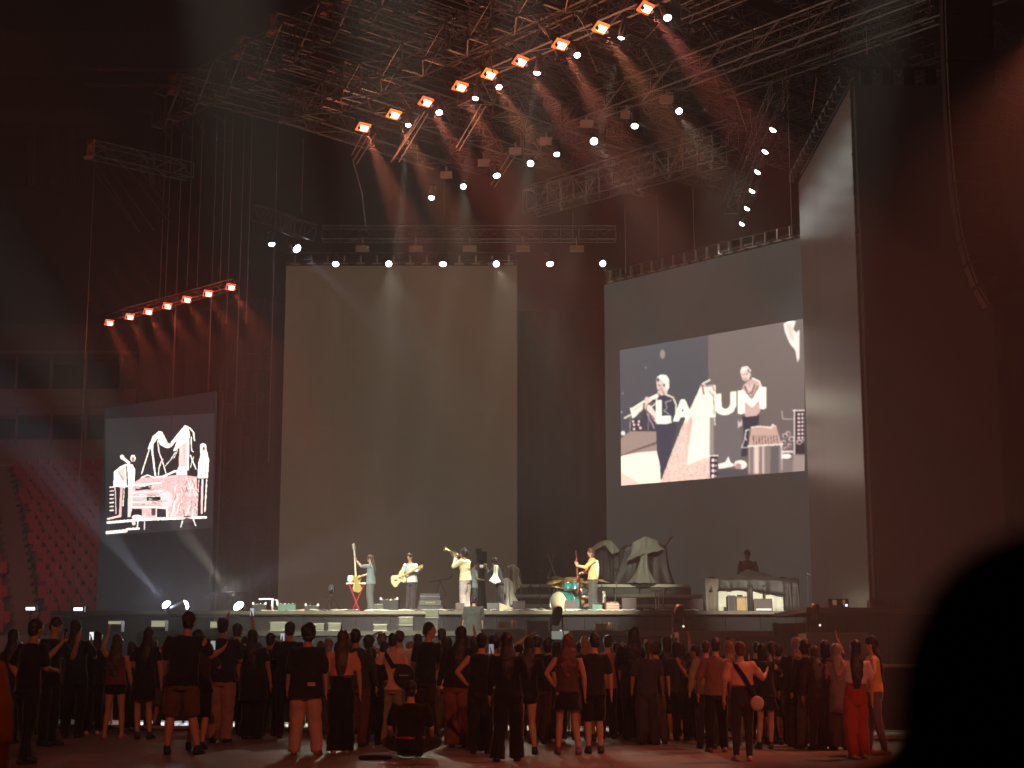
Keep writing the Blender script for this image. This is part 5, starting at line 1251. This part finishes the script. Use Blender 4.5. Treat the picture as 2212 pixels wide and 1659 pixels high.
C_(522, 1380, 1572, 'person in olive shorts with pale calves behind the navy-tee man', tc=(.05, .05, .045), bot='shorts', bc=(.13, .11, .06), hair='short', shoe=(.7, .7, .62), skin='l')
C_(545, 1366, 1590, 'woman wrapped in a long black coat with long black hair', top='dress', tc=BK, bot='wide', bc=BK, hair='long', girth=1.15)
C_(582, 1372, 1584, 'person in black hooded top with a lanyard right of the black coat', top='long', tc=BK, bc=BK, hair='short', girth=1.08)
PK = C_(617, 1349, 1588, 'man with round short-haired head and black tee left of the big curly head', tc=BK, bc=BK, hair='short', L='phone', skin='l')
L1 = C_(658, 1356, 1623, 'youth with a big mop of curly hair, oversized black tee and beige trousers', top='over', tc=(.02, .02, .022), bot='baggy', bc=(.52, .34, .26), hair='curly', stance=.06, vox=.012, shoe=(.30, .12, .09), skin='l', girth=1.08)
o = MB().box((.10, -.225, .93), (.10, .008, .05)).build('tee_patch', mat('patch', (.55, .3, .28), .6), L1[0])
C_(735, 1368, 1620, 'woman with very long brown hair, salmon cropped top and black wide trousers', top='crop', tc=(.62, .30, .24), bot='wide', bc=BK, hair='long', hc='brown', vox=.012, skin='l', L='down', Rr='down', shoe=(.5, .4, .35))
C_(772, 1364, 1606, 'man with square dark head in olive-black shirt and dark red-brown trousers', top='long', tc=(.04, .045, .03), bc=(.10, .04, .035), hair='short')
C_(808, 1413, 1602, 'boy half a head shorter, black tee and black trousers, hands in front', tc=BK, bc=BK, free=1.40, hair='crop', L='front', Rr='front', vox=.012)
Pp = C_(846, 1373, 1600, 'man in peach tee with a dark sling bag across the back and olive trousers', tc=(.60, .40, .30), bc=(.22, .20, .10), bot='baggy', hair='short', stance=.06, vox=.012, skin='l', shoe=(.05, .05, .05))
C_(917, 1350, 1590, 'man in profile facing right with folded arms, black tee and maroon-black trousers', tc=(.015, .016, .02), bc=(.045, .025, .028), L='fold', Rr='fold', look=1.1, hair='short', yaw=-.5, vox=.012, skin='l')
C_(945, 1362, 1572, 'slim person in black right behind the profile man', tc=BK, bc=BK, hair='short', L='down')
C_(985, 1359, 1607, 'woman with long black hair, black top and rust-coloured wide trousers', top='long', tc=(.02, .014, .018), bot='wide', bc=(.20, .065, .045), hair='long', girth=1.08, vox=.012)
PV = C_(1036, 1374, 1620, 'woman with bare red-lit shoulders, black top and black flared trousers, arms bent', top='tank', tc=BK, bot='wide', bc=(.015, .018, .02), hair='bun', L='hip', Rr='phone', skin='l', vox=.012)
C_(1018, 1380, 1600, 'woman in a coral-red halter top beside the bare-shouldered woman', top='tank', tc=(.5, .12, .08), bot='wide', bc=BK, hair='mid', L='down', skin='l', yaw=.5)
C_(1060, 1378, 1590, 'person with fluffy dark hair and pale patterned top below the wide bass speaker', top='tee', tc=(.5, .46, .30), bc=BK, hair='curly', Rr='phone')
W = C_(1098, 1373, 1636, 'woman with waist-long black hair in black top and very wide black trousers', top='long', tc=BK, bot='wide', bc=BK, hair='long', vox=.012, Rr='front', step=.10, stance=.04, girth=1.06)
C_(1136, 1381, 1622, 'woman with long black hair, black jacket, bare legs and black boots', top='long', tc=BK, bot='hot', bc=BK, hair='long', skin='l', Rr='front', L='front', shoe=(.012, .012, .012))
C_(1168, 1378, 1600, 'man with round black hair and bare red-lit nape, bending his head', tc=BK, bc=(.05, .025, .03), hair='short', tilt=-.3, skin='l', L='head')
C_(1226, 1377, 1622, 'woman with long auburn wavy hair, grey-brown printed top and black skirt', top='tank', tc=(.09, .055, .05), bot='skirt', bc=BK, hair='wavy', hc='auburn', skin='l', stance=.05, vox=.012, Rr='down', L='hip', shoe=(.15, .09, .08))
C_(1283, 1373, 1620, 'man in black printed tee, black shorts and black sneakers with one calf in light', tc=(.02, .028, .024), bot='shorts', bc=BK, hair='short', L='fold', Rr='down', skin='l', vox=.012, look=-.4, stance=-.01)
C_(1311, 1377, 1590, 'person with short hair and salmon tee behind the black-shorts man', tc=(.45, .22, .16), bc=BK, hair='crop', skin='l', Rr='down')
C_(1372, 1362, 1592, 'bulky figure in black with thick black hair, all in shadow', top='long', tc=BK, bot='wide', bc=BK, hair='wavy', girth=1.2, L='phone', skin='l')
C_(1342, 1398, 1580, 'person with a raised bent arm left of the bulky shadowed figure', tc=(.03, .02, .02), bc=BK, hair='short', Rr='head', skin='l')
C_(1441, 1380, 1588, 'tall silhouette in black left of the low-shouldered woman', top='long', tc=BK, bot='wide', bc=BK, hair='long', girth=1.12)
C_(1478, 1396, 1592, 'low-shouldered woman with long dark hair and maroon-black top', top='long', tc=(.025, .01, .012), bot='wide', bc=BK, hair='long', girth=1.1)
C_(1510, 1404, 1600, 'person in black turned left with olive-lit face and pale sneakers', tc=(.03, .03, .02), bc=BK, yaw=1.3, hair='short', shoe=(.4, .38, .34), L='phone', face=True)
C_(1548, 1383, 1617, 'man in taupe long-sleeved shirt and black trousers', top='long', tc=(.22, .12, .10), bc=(.012, .012, .014), hair='short', skin='l', vox=.012, stance=.02, L='down', shoe=(.35, .18, .16))
AGp = C_(1606, 1393, 1635, 'woman with hair tied up, peach cropped tee, navy jeans and round bag', top='crop', tc=(.70, .36, .27), bot='slim', bc=(.035, .028, .035), hair='bun', hc='auburn', skin='l', vox=.012, girth=1.06, Rr='side', L='down', shoe=(.55, .38, .3))
C_(1592, 1384, 1580, 'person behind the peach-top woman showing only greenish hair', tc=BK, bc=BK, hair='short', hc='fair')
C_(1656, 1400, 1610, 'person clapping with raised hands, black top, short skirt and bare legs', top='tee', tc=(.02, .02, .02), bot='skirt', bc=BK, hair='mid', L='clap', Rr='clap', skin='l')
C_(1690, 1408, 1600, 'person in black with one bent orange-lit forearm', tc=BK, bc=(.03, .015, .018), L='hip', Rr='clap', hair='short', skin='l')
C_(1722, 1382, 1606, 'woman with long fair-brown hair in all black', top='long', tc=(.03, .032, .032), bot='wide', bc=(.04, .02, .022), hair='long', hc='fair', Rr='side', girth=1.1, skin='l')
C_(1772, 1425, 1612, 'short girl in maroon sweatshirt left of the red trousers', top='long', tc=(.05, .018, .022), bc=(.04, .015, .018), free=1.42, hair='long', hc='brown')
C_(1818, 1404, 1612, 'woman with grey-fair hair and a pale grey dress', top='dress', tc=(.22, .16, .17), bot='wide', bc=(.10, .05, .05), hair='long', hc='grey', skin='l')
C_(1852, 1388, 1630, 'woman with white cropped top and bright red trousers at the right end of the crowd', top='crop', tc=(.62, .42, .40), bot='baggy', bc=(.34, .045, .03), hair='long', hc='black', L='phone', Rr='down', skin='l', vox=.012, step=.06, shoe=(.5, .4, .4))
C_(1893, 1379, 1622, 'woman in yellow-orange top facing left, last on the right', top='tank', tc=(.70, .36, .08), bot='slim', bc=(.14, .10, .12), hair='long', hc='black', yaw=1.35, face=True, skin='l', Rr='fold', L='hip', vox=.012, step=.12, stance=.02, shoe=(.4, .2, .16))
# the sitter
Y = EYE*F/(1632-1425); c = at(886, 1632, Y); c.z = 0
person(c, 1.66, 0, 'person sitting cross-legged on the floor in black with a red waistband', seated=True, tc=BK, bc=BK, hair='short', L=((-.28, .05, 1.15), (-.26, .28, .98), (0, 1, -.2)), Rr=((.28, .05, 1.15), (.26, .28, .98), (0, 1, -.2)), vox=.012, girth=1.15, group='spectators standing before the stage', skin='l')
o = MB().tube([(-.17, -.03, .275), (0, -.19, .27), (.17, -.03, .275)], [(.03, .02)]*3, 8).build('waistband', mat('band_red', (.42, .04, .06), .6)); o.location = c; o.parent = None
tag(o, 'red belt cloth at the back of the sitting person', 'belt')
o = MB().tube([(0, 0, .03), (.2, .02, .035), (.38, .0, .03)], [(.05, .03), (.09, .03), (.03, .02)], 10).build('dropped_jacket', cloth(BK), None, True); o.location = (c.x-.62, c.y-.1, 0); tag(o, 'black jacket lying flat left of the sitting person', 'jacket')
# bags
def sling(res, label, cl, bagc, rb=.11, low=.90, side=1, back=-.17, name='shoulder_bag'):
    r, arms, T, H, s = res; th = thing(name, label, 'bag', r.location, r.rotation_euler.z)
    s1 = MB(); pts = [T((-.10*side, .0, 1.47)), T((-.09*side, back+.04, 1.42)), T((0.02*side, back, 1.25)), T((.14*side, back+.01, low+.16)), T((.18*side, back+.05, low+.06))]
    s1.tube(pts, [(.035*s, .010*s)]*5, 8); s1.build('strap', cloth(cl), th, True)
    b_ = MB(); p = T((.20*side, back-.005, low)); b_.ball(p, (rb*s, .05*s, rb*s*1.05), 14, 10); b_.build('pouch', bagc, th, True)
    MB().box(p+Vector((0, -.05*s, 0)), (rb*.9*s, .012, .012)).build('zip', mat('zip_pale', (.5, .5, .45), .4), th)
sling(AGp, 'round pale handbag on a black strap of the peach-top woman', BK, cloth((.55, .36, .32)), .105, .86)
r_ = Pp; sling(Pp, 'large dark sling bag across the back of the peach-tee man', BK, cloth((.03, .035, .028)), .17, 1.10, 1, -.165, 'sling_bag')
# small handbag hanging on the auburn woman
# far crowd: fill between and behind
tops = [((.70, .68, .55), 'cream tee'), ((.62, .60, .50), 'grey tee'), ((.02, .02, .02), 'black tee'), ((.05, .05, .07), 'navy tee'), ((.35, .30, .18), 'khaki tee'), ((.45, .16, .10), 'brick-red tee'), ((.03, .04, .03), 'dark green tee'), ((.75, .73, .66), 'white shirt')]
land = [(232, 'the raised arm'), (306, 'the black dress'), (388, 'the purple cap'), (475, 'the navy tee'), (545, 'the black coat'), (617, 'the round head'), (658, 'the curly mop'), (735, 'the salmon crop top'), (808, 'the boy'), (846, 'the sling bag'), (917, 'the profile man'), (985, 'the rust trousers'), (1036, 'the bare shoulders'), (1098, 'the waist-long hair'), (1168, 'the bent head'), (1226, 'the auburn hair'), (1283, 'the black shorts'), (1372, 'the bulky figure'), (1441, 'the tall silhouette'), (1548, 'the taupe shirt'), (1606, 'the peach crop top'), (1722, 'the fair-brown hair'), (1852, 'the red trousers')]
spots = [(130, 1384), (178, 1392), (212, 1388), (275, 1390), (335, 1386), (352, 1396), (440, 1388), (560, 1392), (598, 1390), (640, 1394), (685, 1388), (706, 1384), (722, 1392), (757, 1382), (790, 1379), (822, 1390), (866, 1366), (884, 1390), (898, 1374), (932, 1392), (960, 1382), (1006, 1376), (1024, 1390), (1072, 1380), (1118, 1390), (1150, 1378), (1190, 1386), (1204, 1395), (1256, 1390), (1262, 1380), (1330, 1392), (1398, 1394), (1415, 1400), (1455, 1406), (1525, 1396), (1570, 1392), (1632, 1400), (1668, 1404), (1746, 1398), (1790, 1404), (75, 1372), (30, 1388)]
used = set()
for i, (px, hy) in enumerate(spots):
    h = 1.60+.12*((i*7) % 10)/10; t = px/2212.
    Y = rnd.uniform(27.2, 29.6) - 6*max(0, t-.3)/.55; Y = max(Y, 23.0); h = max(1.5, min(1.88, EYE+(1425-hy)*Y/F))
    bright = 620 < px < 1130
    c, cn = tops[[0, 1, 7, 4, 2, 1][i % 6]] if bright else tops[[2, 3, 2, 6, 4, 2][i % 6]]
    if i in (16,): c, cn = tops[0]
    hr = ['short', 'long', 'crop', 'mid', 'curly', 'tail'][(i*5) % 6]; hcn = ['black', 'brown', 'black', 'black', 'brown', 'fair'][(i*7) % 6]
    near_ = sorted(land, key=lambda q: abs(q[0]-px))[0]; sd = 'left' if px < near_[0] else 'right'
    arm = ['down', 'down', 'phone', 'front', 'down', 'high' if i % 3 == 0 else 'phone'][(i*5+2) % 6]
    ad = {'down': 'arms down', 'phone': 'phone held up', 'front': 'hands in front', 'high': 'one arm up'}[arm]
    lb = 'far-row person, %s %s hair, %s, %s, %s of %s' % ({'short': 'short', 'long': 'long', 'crop': 'cropped', 'mid': 'chin-length', 'curly': 'curly', 'tail': 'tied'}[hr], hcn, cn, ad, sd, near_[1])
    if lb in used: lb = lb.replace('far-row', 'rearmost')
    used.add(lb)
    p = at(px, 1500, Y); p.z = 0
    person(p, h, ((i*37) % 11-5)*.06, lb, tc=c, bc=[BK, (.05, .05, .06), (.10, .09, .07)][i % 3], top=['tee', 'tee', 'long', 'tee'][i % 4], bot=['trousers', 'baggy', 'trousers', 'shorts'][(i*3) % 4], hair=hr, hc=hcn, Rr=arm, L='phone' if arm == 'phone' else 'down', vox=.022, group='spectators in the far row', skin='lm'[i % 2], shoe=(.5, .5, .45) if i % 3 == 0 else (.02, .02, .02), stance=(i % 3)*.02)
# person with orange hair and one with yellow beanie near the salmon top
C_(818, 1354, 1556, 'small person with bright orange dyed hair seen above the far row', tc=(.4, .2, .1), bc=BK, hair='curly', hc='auburn', free=1.74, vox=.02, L='head')
HR['blond'] = (.75, .55, .18)
C_(757, 1358, 1560, 'person with pale blond hair under the red-lit raised hand', tc=(.1, .08, .05), bc=BK, hair='curly', hc='blond', free=1.72, vox=.02, L='high', skin='d')
# the orange shoulder at the left edge
c = at(-128, 1500, 6.2); c.z = 0
person(c, 1.47, .25, 'person in a bright orange jacket cut off by the left edge, close to the camera', top='long', tc=(.50, .19, .03), bc=(.2, .07, .03), bot='wide', hair='short', L='down', Rr='down', girth=1.15, vox=.012, group=None)
# phones held up
def phone_in(res, side, lb, e):
    r, arms, T, H, s = res; sh, el, w_, d = arms[side]
    p = w_ + Vector(d).normalized()*.10*s + Vector((0, .02, 0))
    p = r.location + Matrix.Rotation(r.rotation_euler.z, 3, 'Z') @ p
    o = thing('phone', lb, 'phone', p, r.rotation_euler.z); MB().box((0, 0, .03), (.075, .012, .15)).build('phone_case', PLAST, o)
    MB().box((0, -.009, .03), (.066, .004, .13)).build('screen', emit('phone_%g' % e, (.9, .95, 1), e), o)
phone_in(PB, 1, 'dark phone held by the red-lit person turned right', .25)
phone_in(PD, 1, 'glowing phone held up by the tall person in all black', 1.6)
phone_in(PC, 1, 'phone held up right of the burly man in the purple cap', .5)
phone_in(PR, 1, 'phone held high between two raised hands', .8)
phone_in(PK, -1, 'phone held up left of the curly mop of hair', .7)
phone_in(PV, 1, 'phone of the woman with bare red-lit shoulders', .4)
o = MB().ball((0, 0, 0), .022, 8, 6).build('phone_torch', emit('torch', (1, .98, .92), 5)); o.location = at(1100, 1488, 21.2); tag(o, 'tiny bright torch light at the waist of the woman with waist-long hair', 'torch')
for px, py, lb in ((67, 1315, 'small white lamp on a pole above the left crowd'), (170, 1316, 'small double lamp on a pole beside the red seats')):
    c = at(px, py, 43.5); o = thing('pole_lamp', lb, 'lamp', (c.x, c.y, 0)); MB().bar((0, 0, 0), (0, 0, c.z), .025).build('pole', BLKM, o)
    MB().box((0, 0, c.z), (.34, .1, .14)).build('housing', BLKM, o); MB().box((0, -.06, c.z), (.24, .02, .08)).build('lens', emit('pole_lens', (1, .97, .9), 4), o)

# ------------------------------------------------------------------ performers
def perf(px, head, Y, yaw, label, feet=None, **kw):
    loc = at(px, 1322, Y); loc.z = DECK_Z
    h = at(px, head, Y).z-DECK_Z
    kw.setdefault('vox', .014)
    return person(loc, h, yaw, label, **kw)
def guitar(res, label, neck0, neck1, body, colr, neckc, M, flip=1, name='electric_guitar'):
    """neck from the body end neck0 to the head neck1, in the coordinates of its player"""
    r = res[0]; root = thing(name, label, 'guitar', r.location, r.rotation_euler.z)
    a, b_ = Vector(neck0), Vector(neck1); t = (b_-a).normalized(); n = Vector(M).normalized(); n = (n-t*n.dot(t)).normalized(); u = t.cross(n)
    def bp(x, y): return a - t*x + u*y
    out = [(-.02, .05), (-.05, .13), (.0, .19), (.08, .17), (.14, .11), (.22, .13), (.34, .19), (.42, .15), (.46, 0), (.42, -.15), (.34, -.19), (.22, -.13), (.14, -.11), (.07, -.18), (-.0, -.20), (-.07, -.16), (-.03, -.05)]
    s = MB(); n_ = len(out); v = [bp(x, y)+n*.022 for x, y in out]+[bp(x, y)-n*.022 for x, y in out]
    s.add(v, [tuple(range(n_)), tuple(range(n_, 2*n_))[::-1]]+[(i, n_+i, n_+(i+1) % n_, (i+1) % n_) for i in range(n_)])
    s.build('guitar_body', colr, root)
    s = MB(); s.bar(a-t*.1+n*.03, b_+n*.03, .028, 6); s.build('neck', neckc, root)
    s = MB(); q = [b_+u*.05, b_+t*.18+u*.06, b_+t*.2-u*.02, b_+t*.02-u*.05]; v = [x+n*.04 for x in q]+[x+n*.02 for x in q]; s.add(v, [(0, 1, 2, 3), (7, 6, 5, 4)]+[(i, 4+i, 4+(i+1) % 4, (i+1) % 4) for i in range(4)])
    for k in range(3): s.ball(b_+t*(.04+k*.05)+u*.085+n*.03, .016, 6, 4)
    s.build('headstock', neckc, root)
    s = MB(); s.box(bp(.12, 0)+n*.03, (.09, .03, .03)); s.box(bp(.28, 0)+n*.03, (.09, .03, .03)); s.build('pickup', PLAST, root)
DEN = (.17, .24, .25); WHITEG = mat('guitar_white', (.85, .82, .68), .3, 0, .05, 3); CRG = mat('guitar_cream', (.62, .52, .32), .3); SUN = mat('guitar_red', (.22, .03, .02), .3)
# 1: plays with the neck straight up, in profile facing left
g1 = perf(800, 1201, 46.9, R(78), 'guitarist facing left holding a white guitar neck straight up, grey-blue tee', tc=DEN, bc=(.10, .105, .10), bot='baggy', hair='long', hc='brown', skin='l', look=0, tilt=-.25,
          L=((-.10, .30, 1.42), (-.02, .50, 1.62), (0, .5, 1)), Rr=((.24, .12, 1.2), (.05, .34, 1.12), (-.6, .6, -.3)), step=.06, face=True, shoe=(.85, .85, .78), stance=.02, group='band members on stage', grip=True)
guitar(g1, 'white guitar held upright by the guitarist facing left', (.0, .44, 1.02), (0, .50, 1.84), None, mat('guitar_yellow', (.62, .52, .16), .35), WHITEG, (.38, .92, 0))
g2 = perf(888, 1197, 46.9, R(160), 'bass player in pale blue shirt looking down at a cream bass', top='shirt', tc=(.50, .56, .55), bc=(.045, .035, .045), bot='slim', hair='short', hc='black', skin='l', tilt=-.35, look=.1,
          L=((-.25, .05, 1.2), (-.12, .24, 1.20), (.9, .2, 0)), Rr=((.27, .04, 1.18), (.20, .22, 1.02), (-.8, .3, -.3)), face=True, shoe=(.25, .22, .2), group='band members on stage', grip=True, stance=-.02)
guitar(g2, 'cream bass guitar hanging low on the player in the pale blue shirt', (.14, .24, 1.04), (-.34, .30, 1.26), None, CRG, mat('neck_wood', (.5, .33, .14), .4), (0, 1, .1))
g3 = perf(1005, 1188, 46.9, R(62), 'trumpeter in cream-yellow sweater and pale loose trousers aiming the trumpet upwards', top='long', tc=(.80, .76, .46), bc=(.52, .44, .42), bot='wide', hair='curly', hc='black', skin='l', tilt=.30,
          L=((-.20, .26, 1.27), (-.03, .30, 1.52), (.1, .4, 1)), Rr=((.20, .26, 1.27), (.03, .30, 1.52), (-.1, .4, 1)), face=True, shoe=(.4, .38, .34), group='band members on stage', grip=True, girth=1.1)
tr = thing('trumpet', 'pale brass trumpet raised by the player in the cream sweater', 'trumpet', g3[0].location, R(62)); a = Vector((0, .16, 1.60))*g3[4]; d = Vector((0, .93, .36)).normalized()
TB = mat('trumpet_brass', (.9, .78, .42), .25, .7, .1, 8)
s = MB(); s.bar(a, a+d*.5, .014, 8); s.tube([a+d*.1+Vector((0, 0, -.04)), a+d*.12+Vector((0, 0, -.10)), a+d*.34+Vector((0, 0, -.10)), a+d*.38+Vector((0, 0, -.04))], [.014]*4, 8); s.build('tubing', TB, tr, True)
q = d.to_track_quat('Z', 'Y').to_matrix(); MB().lathe([(.016, .34), (.03, .46), (.055, .52), (.10, .57), (.095, .57), (.05, .52)], a, 20, q).build('bell', TB, tr, True)
s = MB()
for k in range(3): s.bar(a+d*(.17+k*.04)+Vector((0, 0, -.12)), a+d*(.17+k*.04)+Vector((0, 0, .06)), .014, 8)
s.build('valve', CHR, tr)
# helper behind the trumpeter
perf(1022, 1214, 48.4, R(-60), 'person with a grey-blue top mostly hidden behind the trumpeter', tc=(.30, .36, .34), bc=(.06, .08, .08), hair='short', skin='l', Rr='front', L='front', group='band members on stage')
g4 = perf(1080, 1207, 47.2, R(72), 'photographer in black bending over a camera, white towel hanging in front', top='long', tc=(.035, .038, .045), bc=(.04, .04, .045), bot='baggy', hair='curly', hc='black', skin='l', lean=.22, tilt=-.2,
          L=((-.14, .26, 1.28), (-.03, .34, 1.48), (.1, .4, .9)), Rr=((.14, .26, 1.28), (.03, .34, 1.48), (-.1, .4, .9)), group='band members on stage', face=True, step=.16, grip=True)
cmr = thing('photo_camera', 'black photo camera with pale lens ring held by the photographer on stage', 'camera', g4[0].location, R(72)); p = Vector((0, .52, 1.50))*g4[4]
MB().box(p, (.13, .09, .10)).build('camera_body', PLAST, cmr); MB().lathe([(.04, 0), (.045, .14), (.05, .15), (.04, .15)], p, 14, Rx(-math.pi/2)).build('lens', mat('lens_pale', (.6, .6, .55), .4), cmr, True)
tent('towel', 'white towel hanging in front of the photographer', [at(1068, 1222, 46.9), at(1074, 1220, 46.8), at(1076, 1222, 46.9), at(1070, 1222, 47.1)], [at(1058, 1255, 46.8), at(1068, 1262, 46.7), at(1079, 1258, 46.8), at(1070, 1258, 47.2)], 0, 9, mat('towel_white', (.85, .85, .78), .8, 0, .08, 5, .3), 21, flare=.035)
g5 = perf(1282, 1186, 46.7, R(100), 'guitarist in white and orange shirt facing left, in front of the drums', top='shirt', tc=(.80, .48, .20), bc=(.085, .085, .08), bot='wide', hair='mid', hc='auburn', skin='l',
          L=((-.18, .26, 1.22), (-.04, .46, 1.28), (0, .4, 1)), Rr=((.22, .12, 1.12), (.06, .30, 1.08), (-.6, .7, 0)), face=True, group='band members on stage', grip=True, stance=.02, shoe=(.4, .4, .36))
band_ = MB().tube([Vector((0, -.02, z))*g5[4] for z in (.97, 1.1, 1.25, 1.38)], [(.15, .08), (.155, .09), (.17, .10), (.155, .08)], 14); o = band_.build('shirt_back', cloth((.82, .80, .68)), g5[0], True); o.location = Vector((0, -.065, 0))
guitar(g5, 'dark red guitar held upright by the guitarist in orange', (.0, .44, .98), (0, .47, 1.58), None, SUN, SUN, (.35, .93, 0))
o = g5[0]
# person behind the covered table
perf(1618, 1190, 50.4, R(165), 'person in grey camouflage jacket working behind the cloth-covered table', top='long', tc=(.13, .13, .12), bc=BK, hair='cap', hc='black', skin='m', tilt=-.3, look=.3, L='front', Rr='front', face=True, group='band members on stage', girth=1.05)
# stagehand on the ledge before the stage, back turned
p = at(1020, 1400, 43.0); p.z = 1.2
q = person(p, at(1020, 1288, 43.0).z-1.2, 0, 'stagehand with back turned in loose grey-green shirt in the pit before the stage', top='over', tc=(.06, .068, .06), bc=BK, hair='short', hc='black', skin='m', Rr='down', L='down', girth=1.2, vox=.014)
o = MB().box((0, 0, .6), (1.0, .6, 1.2)).build('step_box', SUBM); o.location = (p.x, 43.0, 0); tag(o, 'dark box the stagehand stands on in the pit', 'box')

# ------------------------------------------------------------------ haze in the air
hz = MB().box((0, 50, 18), (170, 128, 38))
hm_ = bpy.data.materials.new('haze'); hm_.use_nodes = True; nt = hm_.node_tree; nt.nodes.remove(nt.nodes['Principled BSDF'])
pv = nt.nodes.new('ShaderNodeVolumePrincipled'); pv.inputs['Density'].default_value = .0034; pv.inputs['Color'].default_value = (.9, .9, .9, 1); pv.inputs['Anisotropy'].default_value = .3
nt.links.new(pv.outputs[0], nt.nodes['Material Output'].inputs['Volume'])
o = hz.build('haze', hm_); tag(o, kind='stuff')
